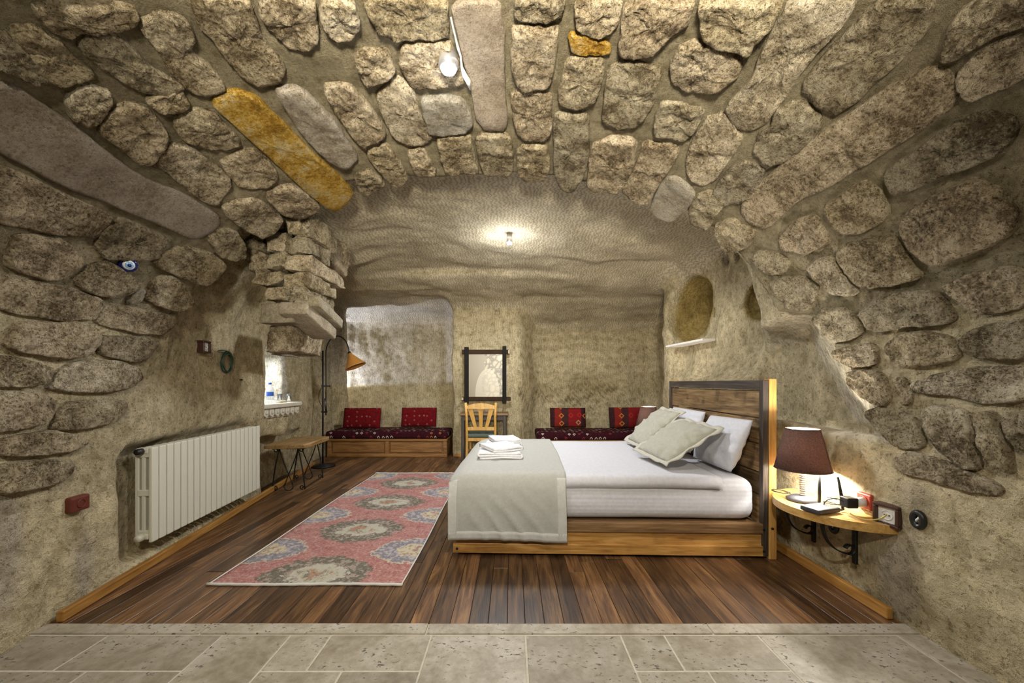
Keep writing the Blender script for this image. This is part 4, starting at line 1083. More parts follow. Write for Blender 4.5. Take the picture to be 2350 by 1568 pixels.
# ------------------------------------------------------------------ floor lamp
fl = tag(empty('floor_lamp', (-2.78, 5.70, 0)), 'black arched floor lamp with a small amber cone shade in the corner', 'floor lamp')
bm = BM(); lathe(bm, [(0.17, 0.0), (0.17, 0.018), (0.05, 0.03), (0.02, 0.05)], 28); obj('base', bm, 'black_iron', fl, smooth=True)
bm = BM(); tube(bm, [(0, 0, 0.03), (0, 0, 1.70)], 0.012, 10); obj('pole', bm, 'black_iron', fl, smooth=True)
bm = BM(); R_ = 0.17
tube(bm, [(0.045, 0, 0.75), (0.045, 0, 1.20), (0.045, 0, 1.62)]+[(0.045+R_-R_*math.cos(a), 0, 1.66+R_*1.5*math.sin(a)) for a in np.linspace(0, PI*0.94, 18)]+[(0.045+2*R_+0.005, 0, 1.63)], 0.009, 8); obj('arc_arm', bm, 'black_iron', fl, smooth=True)
for z in (0.80, 1.18):
    bm = BM(); box(bm, -0.018, 0.062, -0.014, 0.014, z-0.012, z+0.012, 0.004); c = obj('clamp', bm, 'black_iron', fl)
    if z > 1:
        bm = BM(); lathe(bm, [(0.006, 0), (0.006, 0.03), (0.014, 0.032), (0.014, 0.045)], 10); k = obj('knob', bm, 'black_iron', c, smooth=True); k.rotation_euler = (0, PI/2, 0); k.location = (0.06, 0, z)
bm = BM(); tube(bm, [(0.045, -0.02, 1.0), (0.05, -0.025, 0.9), (0.06, -0.02, 0.80)], 0.016, 8); obj('switch_grip', bm, 'black_plastic', fl, smooth=True)
m, nt, b = new_mat('amber_glass'); b.inputs['Base Color'].default_value = (0.38, 0.17, 0.035, 1); b.inputs['Roughness'].default_value = 0.35; b.inputs['Subsurface Weight'].default_value = 0.0
bm = BM(); lathe(bm, [(0.022, 0.0), (0.032, -0.03), (0.085, -0.115), (0.145, -0.205), (0.150, -0.215)], 28, cap0=True, cap1=False)
shd = obj('shade', bm, 'amber_glass', fl, smooth=True); shd.location = (0.045+2*R_+0.01, 0, 1.66); shd.rotation_euler = (0, math.radians(-24), 0)
sd = shd.modifiers.new('thickness', 'SOLIDIFY'); sd.thickness = 0.004
bm = BM(); lathe(bm, [(0.012, 0.03), (0.024, 0.02), (0.026, -0.03), (0.02, -0.035)], 14); s2 = obj('socket_cap', bm, 'black_iron', fl, smooth=True); s2.location = shd.location; s2.rotation_euler = shd.rotation_euler
bm = BM(); tube(bm, bez((0.0, 0.02, 1.18), (-0.10, 0.03, 1.1), (-0.10, 0.03, 0.95), (0.0, 0.02, 0.85), 14), 0.004, 6); obj('cord', bm, 'black_plastic', fl, smooth=True)
# ------------------------------------------------------------------ sitting benches with kilim mattresses
wood('bench_wood', (0.11, 0.048, 0.013), (0.23, 0.108, 0.031), (0.33, 0.175, 0.056), rough=0.45, axis=0, spread=0.1)
def kilim(name, ground, motifs, scale, thr=0.32, stripes=None, r0=0.34, r1=0.18, zmix=1.0):
    m, nt, b = new_mat(name); co = coords(nt, 'Object')
    v = nt.nodes.new('ShaderNodeTexVoronoi'); v.voronoi_dimensions = '2D'; v.inputs['Scale'].default_value = scale; v.inputs['Randomness'].default_value = 0.35; v.distance = 'MANHATTAN'
    sx = nt.nodes.new('ShaderNodeSeparateXYZ'); nt.links.new(co, sx.inputs[0]); cb = nt.nodes.new('ShaderNodeCombineXYZ'); nt.links.new(sx.outputs[0], cb.inputs[0])
    nt.links.new(math_n(nt, 'ADD', sx.outputs[1], math_n(nt, 'MULTIPLY', sx.outputs[2], zmix)), cb.inputs[1]); nt.links.new(cb.outputs[0], v.inputs['Vector'])
    d = v.outputs['Distance']; ring = math_n(nt, 'MULTIPLY', math_n(nt, 'LESS_THAN', d, r0), math_n(nt, 'GREATER_THAN', d, r1))
    sp = nt.nodes.new('ShaderNodeSeparateColor'); nt.links.new(v.outputs['Color'], sp.inputs[0])
    pick = ramp(nt, sp.outputs[0], [(0.0, motifs[0]), (0.5, motifs[1]), (0.8, motifs[2])]); pick.node.color_ramp.interpolation = 'CONSTANT'
    on = math_n(nt, 'MULTIPLY', ring, math_n(nt, 'GREATER_THAN', sp.outputs[1], thr))
    n_ = noise_n(nt, co, 30, 3); g = ramp(nt, n_, [(0.3, tuple(x*0.65 for x in ground)), (0.7, tuple(x*1.3 for x in ground))])
    if stripes:
        w_ = nt.nodes.new('ShaderNodeTexWave'); w_.bands_direction = 'X'; w_.wave_profile = 'SAW'; w_.inputs['Scale'].default_value = stripes[0]; w_.inputs['Distortion'].default_value = 0.3
        nt.links.new(co, w_.inputs['Vector']); rr = ramp(nt, w_.outputs['Fac'], stripes[1]); rr.node.color_ramp.interpolation = 'CONSTANT'; g = mixc(nt, 0.75, g, rr)
    c = mixc(nt, on, g, pick); nt.links.new(c, b.inputs['Base Color']); b.inputs['Roughness'].default_value = 0.95; b.inputs['Specular IOR Level'].default_value = 0.1
    bump(nt, b, n_, 0.3, 0.006)
kilim('kilim_mattress', (0.035, 0.006, 0.010), [(0.55, 0.50, 0.45), (0.40, 0.15, 0.05), (0.25, 0.03, 0.04)], 14.0, 0.50)
kilim('kilim_red', (0.12, 0.005, 0.007), [(0.20, 0.06, 0.06), (0.06, 0.008, 0.02), (0.22, 0.08, 0.08)], 13.0, 0.40, r0=0.26, r1=0.05, zmix=0.0)
kilim('kilim_stripe', (0.10, 0.010, 0.012), [(0.42, 0.13, 0.03), (0.25, 0.20, 0.10), (0.30, 0.02, 0.02)], 7.0, 0.45, zmix=0.0, stripes=(0.5, [(0.0, (0.20, 0.012, 0.012)), (0.35, (0.015, 0.012, 0.015)), (0.62, (0.20, 0.02, 0.012)), (0.8, (0.03, 0.02, 0.02))]))
def bench(loc, L, label, mlabel):
    D, H = 0.62, 0.30
    bn = tag(empty('bench', loc), label, 'bench', 'low wooden benches in the alcoves')
    bm = BM(); box(bm, 0, L, 0.03, D, 0.02, H-0.03, 0.0); obj('carcass', bm, 'bench_wood', bn)
    bm = BM(); box(bm, -0.01, L+0.01, -0.012, D, H-0.035, H, 0.005); obj('seat_board', bm, 'bench_wood', bn)
    bm = BM(); box(bm, -0.005, L+0.005, -0.005, 0.03, 0.0, 0.05, 0.005); obj('plinth', bm, 'bench_wood', bn)
    for k in range(3):
        x = k*(L-0.06)/2; bm = BM(); box(bm, x, x+0.06, 0.0, 0.03, 0.05, H-0.035, 0.003); obj('stile', bm, 'bench_wood', bn)
    for k in range(2):
        x0 = k*(L-0.06)/2+0.06; x1 = (k+1)*(L-0.06)/2
        bm = BM(); box(bm, x0+0.02, x1-0.02, 0.012, 0.03, 0.07, H-0.055, 0.010); obj('panel', bm, 'bench_wood', bn)
    bm = rounded_slab(-0.02, L+0.01, -0.03, D-0.02, H+0.006, H+0.13, 0.04, 1, 1, lambda c: c+Vector((0, 0, 0.008*noise.noise(c*3)))); 
    mo = obj('seat_mattress', bm, 'kilim_mattress', None, smooth=True); mo.location = loc
    tag(mo, mlabel, 'mattress', 'kilim covered bench mattresses')
bench(Vector((-3.06, 6.42, 0)), 1.98, 'low panelled wooden bench in the alcove behind the floor lamp', 'dark maroon patterned mattress on the bench behind the floor lamp')
bench(Vector((0.42, 6.28, 0)), 2.03, 'low panelled wooden bench in the alcove behind the bed', 'dark maroon patterned mattress on the bench behind the bed')
def bcush(loc, w_, h_, mat, label, tilt, seed, grp):
    M = Matrix.Translation(loc) @ Matrix.Rotation(math.radians(90-tilt), 4, 'X')
    o = pillow('bench_cushion', w_, h_, 0.14, 0, mat, M, label, seed, 0.008); o['category'] = 'cushion'; o['group'] = grp
bcush((-2.59, 6.70, 0.62), 0.64, 0.35, 'kilim_red', 'red patterned cushion nearer the floor lamp', 12, 1.0, 'cushions on the benches')
bcush((-1.65, 6.88, 0.62), 0.62, 0.34, 'kilim_red', 'red patterned cushion nearer the stone pier', 12, 3.0, 'cushions on the benches')
bcush((0.98, 6.80, 0.62), 0.62, 0.34, 'kilim_stripe', 'striped red and black cushion nearer the pier', 12, 5.0, 'cushions on the benches')
bcush((2.02, 6.78, 0.62), 0.64, 0.36, 'kilim_stripe', 'striped red and black cushion beside the far bedside lamp', 12, 7.0, 'cushions on the benches')
# ------------------------------------------------------------------ desk, chair and framed picture at the pier
wood('desk_wood', (0.10, 0.055, 0.022), (0.18, 0.10, 0.042), (0.25, 0.15, 0.065), rough=0.45, axis=0, spread=0.0)
wood('chair_wood', (0.33, 0.17, 0.035), (0.48, 0.27, 0.06), (0.56, 0.35, 0.10), rough=0.42, axis=2, spread=0.0)
plain('green_seat', (0.055, 0.075, 0.06), 0.7, nscale=30)
dk = tag(empty('desk', (-0.44, 6.0, 0)), 'narrow wooden desk with dark legs against the pier', 'desk')
bm = BM(); box(bm, -0.38, 0.38, 0.0, 0.42, 0.72, 0.752, 0.006, 2); obj('top', bm, 'desk_wood', dk)
bm = BM(); box(bm, -0.34, 0.34, 0.03, 0.39, 0.64, 0.72, 0.003); obj('apron', bm, 'dark_rail', dk)
for x in (-0.35, 0.30):
    for y in (0.02, 0.35): bm = BM(); box(bm, x, x+0.05, y, y+0.05, 0, 0.72, 0.004); obj('leg', bm, 'dark_rail_z', dk)
ch = tag(empty('chair', (-0.435, 5.45, 0)), 'honey coloured wooden chair with fanned back slats and a green seat', 'chair')
for x in (-0.20, 0.20):
    bm = BM(); tube(bm, [(x, -0.02, 0), (x, 0.0, 0.25), (x, 0.0, 0.46), (x*1.0, -0.03, 0.75), (x*1.05, -0.06, 0.95)], 0.019, 8); obj('back_leg', bm, 'chair_wood', ch, smooth=True)
    bm = BM(); tube(bm, [(x*0.95, 0.40, 0), (x*0.95, 0.39, 0.44)], [0.015, 0.02], 8); obj('front_leg', bm, 'chair_wood', ch, smooth=True)
    bm = BM(); tube(bm, [(x, 0.0, 0.22), (x*0.95, 0.39, 0.22)], 0.011, 6); obj('stretcher', bm, 'chair_wood', ch)
bm = BM()
pts = [(-0.225, 0.90), (-0.1, 0.935), (0, 0.945), (0.1, 0.935), (0.225, 0.90), (0.215, 0.86), (0.1, 0.865), (0, 0.86), (-0.1, 0.865), (-0.215, 0.86)]
prism(bm, [(x, z) for x, z in pts], 0.035, 0.062, M=Matrix.Rotation(PI/2, 4, 'X'), bev=0.004); obj('crest_rail', bm, 'chair_wood', ch)
bm = BM(); box(bm, -0.20, 0.20, -0.018, 0.006, 0.555, 0.605, 0.006); obj('lower_rail', bm, 'chair_wood', ch)
for x0, x1 in ((-0.075, -0.15), (0.0, 0.0), (0.075, 0.15)):
    bm = BM()
    for (a, b, w0, w1) in ((0, 1, 0.016, 0.030),):
        p = [Vector((x0, -0.008, 0.59)), Vector((x1, -0.045, 0.875))]
        vs = [bm.verts.new(q+Vector((s*ww, dy, 0))) for q, ww in zip(p, (0.022, 0.034)) for dy in (-0.008, 0.008) for s in (-1, 1)]
        for f in ((0, 2, 3, 1), (4, 5, 7, 6), (0, 1, 5, 4), (2, 6, 7, 3), (0, 4, 6, 2), (1, 3, 7, 5)): bm.faces.new([vs[i] for i in f])
    bmesh.ops.recalc_face_normals(bm, faces=bm.faces); obj('back_slat', bm, 'chair_wood', ch)
bm = rounded_slab(-0.215, 0.215, -0.01, 0.42, 0.45, 0.51, 0.025, 1, 1); obj('seat', bm, 'green_seat', ch, smooth=True)
bm = BM(); box(bm, -0.20, 0.20, 0.0, 0.40, 0.405, 0.452, 0.004); obj('seat_frame', bm, 'chair_wood', ch)
def print_mat():
    m, nt, b = new_mat('sepia_print'); co = coords(nt, 'Object')
    sp = nt.nodes.new('ShaderNodeSeparateXYZ'); nt.links.new(co, sp.inputs[0])
    v = nt.nodes.new('ShaderNodeTexVoronoi'); v.feature = 'DISTANCE_TO_EDGE'; v.inputs['Scale'].default_value = 11; nt.links.new(co, v.inputs['Vector'])
    n_ = noise_n(nt, co, 6, 4, 0.6); rub = ramp(nt, v.outputs['Distance'], [(0.0, (0.10, 0.08, 0.05)), (0.12, (0.34, 0.29, 0.20)), (0.4, (0.48, 0.43, 0.32))])
    rub = mixc(nt, ramp(nt, n_, [(0.5, (0, 0, 0)), (0.62, (1, 1, 1))]), rub, (0.11, 0.09, 0.06))
    d = math_n(nt, 'ADD', math_n(nt, 'ADD', sp.outputs[0], 0.03), math_n(nt, 'MULTIPLY', math_n(nt, 'SUBTRACT', n_, 0.5), 0.3))
    c = mixc(nt, math_n(nt, 'GREATER_THAN', d, 0.0), (0.235, 0.20, 0.14), rub)
    e = math_n(nt, 'ADD', math_n(nt, 'POWER', math_n(nt, 'DIVIDE', math_n(nt, 'ADD', sp.outputs[0], -0.02), 0.20), 2.0), math_n(nt, 'POWER', math_n(nt, 'DIVIDE', math_n(nt, 'ADD', sp.outputs[2], 0.34), 0.42), 2.0))
    c = mixc(nt, math_n(nt, 'MULTIPLY', math_n(nt, 'LESS_THAN', e, 1.0), 0.6), c, (0.52, 0.47, 0.36))
    nt.links.new(c, b.inputs['Base Color']); b.inputs['Roughness'].default_value = 0.35
print_mat()
plain('frame_black', (0.012, 0.010, 0.008), 0.8, nscale=20, namt=0.3, **{'Specular IOR Level': 0.15}); plain('frame_brown', (0.035, 0.020, 0.010), 0.8, nscale=20, namt=0.3, **{'Specular IOR Level': 0.15}); plain('pale_wood_end', (0.45, 0.38, 0.26), 0.7)
pc = tag(empty('picture', at(1116, 858, 6.36)), 'tall sepia picture in a dark frame of crossed bars hung on the pier', 'picture')
s_ = 6.36/FPX
def fr(x0, x1, y0, y1, t0, t1, mat, name):
    bm = BM(); box(bm, (x0-1116)*s_, (x1-1116)*s_, t0, t1, (858-y1)*s_, (858-y0)*s_, 0.004); return obj(name, bm, mat, pc)
fr(1074, 1156, 812, 914, 0.0, 0.012, 'sepia_print', 'print')
fr(1066, 1076, 797, 926, -0.045, -0.005, 'frame_black', 'upright_bar'); fr(1153, 1162, 795, 926, -0.045, -0.005, 'frame_black', 'upright_bar')
fr(1060, 1169, 803, 813, -0.022, 0.01, 'frame_brown', 'cross_bar'); fr(1060, 1172, 911, 920, -0.022, 0.01, 'frame_brown', 'cross_bar')
fr(1166, 1169.5, 803.5, 812.5, -0.023, 0.009, 'pale_wood_end', 'bar_end'); fr(1059.5, 1064, 912, 919, -0.023, 0.009, 'pale_wood_end', 'bar_end')
# ------------------------------------------------------------------ wall shelves and bedside lamps
wood('shelf_wood', (0.33, 0.165, 0.04), (0.50, 0.29, 0.085), (0.60, 0.38, 0.14), rough=0.38, axis=1, spread=0.0)
plain('brown_plastic', (0.055, 0.022, 0.015), 0.4); plain('red_plastic', (0.35, 0.05, 0.025), 0.45); plain('white_plastic', (0.70, 0.69, 0.66), 0.4); plain('yellow_cable', (0.55, 0.44, 0.10), 0.5)
plain('bamboo', (0.62, 0.56, 0.44), 0.5, nscale=20); plain('dark_grey', (0.05, 0.05, 0.055), 0.45)
m, nt, b = new_mat('shade_cloth')
f = noise_n(nt, coords(nt, 'Object'), 120, 3, 0.7); c = ramp(nt, f, [(0.3, (0.075, 0.047, 0.038)), (0.7, (0.15, 0.10, 0.083))]); nt.links.new(c, b.inputs['Base Color']); b.inputs['Roughness'].default_value = 0.9
tr = nt.nodes.new('ShaderNodeBsdfTranslucent'); nt.links.new(mixc(nt, 1.0, c, (1.25, 1.12, 1.02), 'MULTIPLY'), tr.inputs['Color']); mx = nt.nodes.new('ShaderNodeMixShader'); mx.inputs[0].default_value = 0.40
nt.links.new(b.outputs[0], mx.inputs[1]); nt.links.new(tr.outputs[0], mx.inputs[2]); nt.links.new(mx.outputs[0], nt.nodes['Material Output'].inputs[0])
m, nt, b = new_mat('shade_lining'); b.inputs['Base Color'].default_value = (0.85, 0.82, 0.76, 1); b.inputs['Roughness'].default_value = 0.9
tr = nt.nodes.new('ShaderNodeBsdfTranslucent'); tr.inputs['Color'].default_value = (0.85, 0.85, 0.85, 1); mx = nt.nodes.new('ShaderNodeMixShader'); mx.inputs[0].default_value = 0.5
nt.links.new(b.outputs[0], mx.inputs[1]); nt.links.new(tr.outputs[0], mx.inputs[2]); nt.links.new(mx.outputs[0], nt.nodes['Material Output'].inputs[0])
emit('bulb_glow', (1.0, 0.93, 0.82), 45.0)
SZ = 0.485
def wall_shelf(y, label):
    s = tag(empty('wall_shelf', (XR+0.02, y, 0)), label, 'shelf', 'half-round bedside shelves')
    out = [(0.0, -0.36)]+[(-0.36*math.cos(a)*1.0, 0.36*math.sin(a)) for a in np.linspace(-PI/2*0.97, PI/2*0.97, 30)]+[(0.0, 0.36)]
    out = [(0.06, -0.36)]+[(-0.34*math.cos(a), 0.36*math.sin(a)) for a in np.linspace(-PI/2*0.98, PI/2*0.98, 30)]+[(0.06, 0.36)]
    bm = BM(); prism(bm, out, SZ-0.045, SZ, bev=0.010); obj('board', bm, 'shelf_wood', s)
    for dy in (-0.17, 0.13):
        bm = BM(); box(bm, -0.072, -0.055, dy-0.014, dy+0.014, 0.20, SZ-0.045, 0.003); bk = obj('bracket', bm, 'black_iron', s)
        bm = BM(); pts = bez((-0.25, dy, SZ-0.05), (-0.24, dy, SZ-0.19), (-0.15, dy, 0.265), (-0.095, dy, 0.255), 16)
        pts += [(-0.095-0.026*math.sin(a), dy, 0.281-0.026*math.cos(a)*1.0) for a in np.linspace(0.3, -4.4, 14)]
        n_ = len(pts); A = [bm.verts.new(Vector(p)+Vector((0, -0.013, 0))) for p in pts]; B = [bm.verts.new(Vector(p)+Vector((0, 0.013, 0))) for p in pts]
        for i in range(n_-1): bm.faces.new((A[i], A[i+1], B[i+1], B[i]))
        st_ = obj('scroll_strap', bm, 'black_iron', bk, smooth=True); sd = st_.modifiers.new('thickness', 'SOLIDIFY'); sd.thickness = 0.006; sd.offset = 0
        for z in (0.245, 0.36):
            bm = BM(); lathe(bm, [(0.006, 0), (0.004, 0.003)], 8); q = obj('screw', bm, 'bolt_metal', bk); q.rotation_euler = (0, -PI/2, 0); q.location = (-0.072, dy, z)
    return s
wall_shelf(2.36, 'half-round wooden wall shelf holding the near bedside lamp and router')
wall_shelf(4.78, 'half-round wooden wall shelf behind the bed under the far lamp')
def table_lamp(x, y, label, power):
    t = tag(empty('table_lamp', (x, y, SZ)), label, 'table lamp', 'bedside lamps')
    bm = BM(); lathe(bm, [(0.085, 0.0), (0.088, 0.012), (0.06, 0.028), (0.022, 0.034)], 28); obj('base', bm, 'dark_grey', t, smooth=True)
    bm = BM(); prof = []
    for k in range(15): z = 0.034+k*0.0135; prof += [(0.013, z), (0.019, z+0.0035), (0.019, z+0.009), (0.013, z+0.0125)]
    lathe(bm, prof, 16); obj('stem', bm, 'bamboo', t, smooth=True)
    bm = BM(); lathe(bm, [(0.150, 0.198), (0.0915, 0.450)], 48, cap0=False, cap1=False); sh_ = obj('shade', bm, 'shade_cloth', t, smooth=True)
    sd = sh_.modifiers.new('thickness', 'SOLIDIFY'); sd.thickness = 0.002
    bm = BM(); lathe(bm, [(0.1455, 0.202), (0.0880, 0.446)], 48, cap0=False, cap1=False); obj('lining', bm, 'shade_lining', sh_, smooth=True)
    for r, z in ((0.150, 0.198), (0.0915, 0.450)):
        bm = BM(); tube(bm, [(r*math.cos(a), r*math.sin(a), z) for a in np.linspace(0, 2*PI, 48, endpoint=False)], 0.0025, 6, closed=True); obj('rim', bm, 'brown_plastic', sh_, smooth=True)
    a = -PI/2+0.62; bm = BM(); p0 = Vector((0.1515*math.cos(a), 0.1515*math.sin(a), 0.199)); p1 = Vector((0.093*math.cos(a), 0.093*math.sin(a), 0.449)); tg = Vector((-math.sin(a), math.cos(a), 0))*0.005
    vs = [bm.verts.new(q) for q in (p0-tg, p0+tg, p1+tg, p1-tg)]; bm.faces.new(vs); sm = obj('seam', bm, 'brown_plastic', sh_); sd = sm.modifiers.new('thickness', 'SOLIDIFY'); sd.thickness = 0.002
    bm = BM(); bmesh.ops.create_uvsphere(bm, u_segments=16, v_segments=10, radius=0.030); bl = obj('bulb', bm, 'bulb_glow', t, smooth=True); bl.location = (0, 0, 0.33)
    bm = BM(); lathe(bm, [(0.017, 0.235), (0.017, 0.295)], 14); obj('socket', bm, 'white_plastic', t)
    for s in (0.0, 2.09, 4.19):
        bm = BM(); tube(bm, [(0, 0, 0.435), (0.092*math.cos(s), 0.092*math.sin(s), 0.445)], 0.002, 6); obj('spoke', bm, 'dark_grey', t)
    l1 = add_light('lamp_light', 'POINT', (x, y, SZ+0.375), power*0.45, (1.0, 0.95, 0.87), 0.03)
    l2 = add_light('lamp_light', 'POINT', (x, y, SZ+0.285), power*0.55, (1.0, 0.95, 0.87), 0.03)
    l2.location = (x+0.03, y-0.03, SZ+0.255)
table_lamp(1.82, 2.43, 'lit bedside lamp with a brown cone shade near the router', P_TABLE)
table_lamp(1.66, 4.72, 'lit bedside lamp on the far side of the bed behind the cushions', P_TABLE)
# ---- things on the near shelf
rt = tag(empty('router', (1.765, 2.215, SZ), 0.30), 'flat black wireless router with two upright aerials on the bedside shelf', 'router')
bm = BM(); box(bm, -0.085, 0.085, -0.05, 0.06, 0.004, 0.032, 0.008, 2); obj('case', bm, 'dark_grey', rt)
for x, y, tl in ((0.075, 0.075, 0.0), (0.10, -0.035, -0.22)):
    bm = BM(); tube(bm, [(x, y, 0.012), (x+0.02, y, 0.015)], 0.007, 8); obj('aerial_joint', bm, 'black_plastic', rt)
    bm = BM(); tube(bm, [(x+0.022, y, 0.012), (x+0.022+tl*0.05, y, 0.09), (x+0.022+tl*0.18, y, 0.20)], [0.008, 0.009, 0.005], 10); obj('aerial', bm, 'black_plastic', rt, smooth=True)
ad = tag(empty('power_adapter', (1.93, 2.17, SZ+0.07)), 'black power adapter plugged into the red wall socket', 'adapter')
bm = BM(); box(bm, -0.075, -0.015, -0.03, 0.03, -0.028, 0.028, 0.006, 2); obj('brick', bm, 'black_plastic', ad)
bm = BM(); lathe(bm, [(0.027, 0), (0.027, 0.05), (0.02, 0.055)], 18); o = obj('plug', bm, 'white_plastic', ad, smooth=True); o.rotation_euler = (0, PI/2, 0); o.location = (-0.016, 0, 0)
rs = tag(empty('wall_socket', (XR-0.002, 2.17, SZ+0.075)), 'red-brown wall socket behind the power adapter', 'socket')
bm = BM(); box(bm, -0.012, 0.03, -0.045, 0.045, -0.045, 0.045, 0.008, 2); obj('plate', bm, 'red_plastic', rs)
bm = BM(); tube(bm, [(-0.013, 0.026*math.cos(a), 0.026*math.sin(a)) for a in np.linspace(0, 2*PI, 24, endpoint=False)], 0.004, 6, closed=True); obj('socket_ring', bm, 'red_plastic', rs, smooth=True)
def framed_socket(loc, rot, label, s=1.0):
    q = tag(empty('wall_socket', loc), label, 'socket'); q.rotation_euler = rot; q.scale = (s, s, s)
    for a in ((-0.05, 0.05, 0.036, 0.05), (-0.05, 0.05, -0.05, -0.036), (-0.05, -0.036, -0.036, 0.036), (0.036, 0.05, -0.036, 0.036)):
        bm = BM(); box(bm, a[0], a[1], -0.035, 0.03, a[2], a[3], 0.004, 2); obj('frame_side', bm, 'brown_plastic', q)
    bm = BM(); box(bm, -0.036, 0.036, -0.020, 0.02, -0.036, 0.036, 0.002); obj('plate', bm, 'white_plastic', q)
    bm = BM(); tube(bm, [(0.021*math.cos(a), -0.021, 0.021*math.sin(a)) for a in np.linspace(0, 2*PI, 24, endpoint=False)], 0.0028, 6, closed=True); obj('socket_ring', bm, 'dark_grey' if s < 1.0 else 'white_plastic', q, smooth=True)
    for x in (-0.009, 0.009):
        bm = BM(); lathe(bm, [(0.003, 0), (0.003, 0.003)], 8); h_ = obj('pin_hole', bm, 'black_plastic', q); h_.rotation_euler = (PI/2, 0, 0); h_.location = (x, -0.020, 0)
    return q
framed_socket((XR+0.005, 2.035, SZ+0.045), (0, 0, -PI/2+0.25), 'brown framed network socket with a yellow cable at the end of the shelf', 1.15)
framed_socket((-2.535, 3.18, 1.518), (0, 0, PI/2+0.15), 'brown framed light socket on the rock wall above the radiator', 1.0)
bm = BM(); tube(bm, bez((1.885, 2.16, SZ+0.010), (1.84, 2.06, SZ+0.008), (1.90, 2.00, SZ+0.01), (1.965, 2.035, SZ+0.05), 16), 0.0035, 6); tag(obj('network_cable', bm, 'yellow_cable', None, smooth=True), 'yellow network cable running from the router to the framed socket', 'cable')
bm = BM(); tube(bm, bez((1.86, 2.17, SZ+0.07), (1.80, 2.2, SZ+0.12), (1.78, 2.25, SZ+0.02), (1.84, 2.27, SZ+0.01), 14)+[(1.87+0.04*math.cos(a), 2.26+0.05*math.sin(a), SZ+0.008+0.002*k) for k, a in enumerate(np.linspace(3, 14, 26))], 0.0028, 6); tag(obj('power_cable', bm, 'black_plastic', None, smooth=True), 'thin black power cable curled on the shelf beside the adapter', 'cable')
bm = BM(); tube(bm, [(1.795+0.045*math.cos(a)*(1+0.01*k), 2.585+0.05*math.sin(a), SZ+0.006+0.012*abs(math.sin(a*0.5))) for k, a in enumerate(np.linspace(0, 11, 30))][0:30], 0.003, 6)
tag(obj('lamp_cable', bm, 'black_plastic', None, smooth=True), 'black cable coiled behind the lamp base', 'cable')
for (px, py, lab) in ((2111, 1193, 'black cable outlet let into the rough wall past the shelf'), (1917, 1208, 'black cable outlet under the near shelf')):
    c = cast(np.array([[px, py]]), cave)[0]; g = -grad(c[None], cave)[0]; z_ = Vector(g); q = z_.to_track_quat('Z', 'Y')
    e = tag(empty('cable_outlet', c), lab, 'outlet', 'black cable outlets'); e.rotation_mode = 'QUATERNION'; e.rotation_quaternion = q
    bm = BM(); tube(bm, [(0.024*math.cos(a), 0.034*math.sin(a), 0.008) for a in np.linspace(0, 2*PI, 22, endpoint=False)], 0.014, 8, closed=True); obj('collar', bm, 'black_plastic', e, smooth=True)
    bm = BM(); tube(bm, [(-0.012, -0.018, 0.004), (0.0, 0.0, 0.016), (0.008, 0.02, 0.004)], 0.005, 6); obj('wire', bm, 'white_plastic', e, smooth=True)
# ------------------------------------------------------------------ small things on the left wall
def on_wall(px, py, f=cave, lift=0.0):
    c = cast(np.array([[px, py]], float), f)[0]; g = -grad(c[None], f)[0]
    return Vector(c+g*lift), Vector(g)
plain('green_cable', (0.008, 0.055, 0.03), 0.4); plain('bead_blue', (0.006, 0.012, 0.12), 0.12); plain('bead_light', (0.25, 0.45, 0.70), 0.2); plain('bead_white', (0.8, 0.8, 0.8), 0.2)
plain('red_box', (0.11, 0.02, 0.010), 0.4, nscale=25)
ctr, g = on_wall(517, 832); q = g.to_track_quat('Z', 'Y')
gc = tag(empty('cable_coil', ctr), 'dark green cable coiled on the wall beside the socket', 'cable'); gc.rotation_mode = 'QUATERNION'; gc.rotation_quaternion = q
bm = BM()
tube(bm, [((0.10+0.012*math.sin(a*0.37))*math.cos(a)+0.008*math.sin(a*1.3), (0.088+0.010*math.sin(a*0.53))*math.sin(a), 0.014+0.008*math.sin(a*0.7)) for a in np.linspace(0.6, 0.6+2*PI*4.2, 130)], 0.0055, 6); obj('loops', bm, 'green_cable', gc, smooth=True)
p1, _ = on_wall(494, 806, lift=0.02); R3 = q.to_matrix().inverted()
bm = BM(); e0 = R3 @ (p1-ctr); tube(bm, bez(e0, e0+Vector((0.0, 0.02, 0.03)), Vector((-0.06, 0.10, 0.03)), Vector((0.02, 0.10, 0.02)), 12), 0.005, 6); obj('tail', bm, 'green_cable', gc, smooth=True)
c2, g2 = on_wall(550, 872, lift=0.012); bm = BM(); tube(bm, [(-0.02, 0, 0), (0.0, 0.0, 0.006), (0.022, 0.0, 0.004)], [0.005, 0.008, 0.006], 8)
o = tag(obj('wall_plug', bm, 'black_plastic', None, smooth=True), 'tiny black plug hanging below the green cable', 'plug'); o.location = c2; o.rotation_mode = 'QUATERNION'; o.rotation_quaternion = g2.to_track_quat('Z', 'Y')
c3, g3 = on_wall(286, 603, f=VF, lift=0.02); g3 = (g3*0.6+(Vector((0, 0, CAMH))-c3).normalized()).normalized(); q3 = g3.to_track_quat('Z', 'Y')
ev = tag(empty('evil_eye_bead', c3), 'round blue glass eye bead set among the vault stones', 'bead'); ev.rotation_mode = 'QUATERNION'; ev.rotation_quaternion = q3
for r, z, mt_, nm in ((0.042, 0.0, 'bead_blue', 'disc'), (0.027, 0.010, 'bead_white', 'white_ring'), (0.021, 0.014, 'bead_light', 'iris'), (0.010, 0.018, 'bead_blue', 'pupil')):
    bm = BM(); lathe(bm, [(r, -0.01 if r > 0.04 else 0.0), (r, z*0+0.004), (r*0.8, 0.010), (0.001, 0.012)], 24); o = obj(nm, bm, mt_, ev, smooth=True); o.location = (0, 0, z)
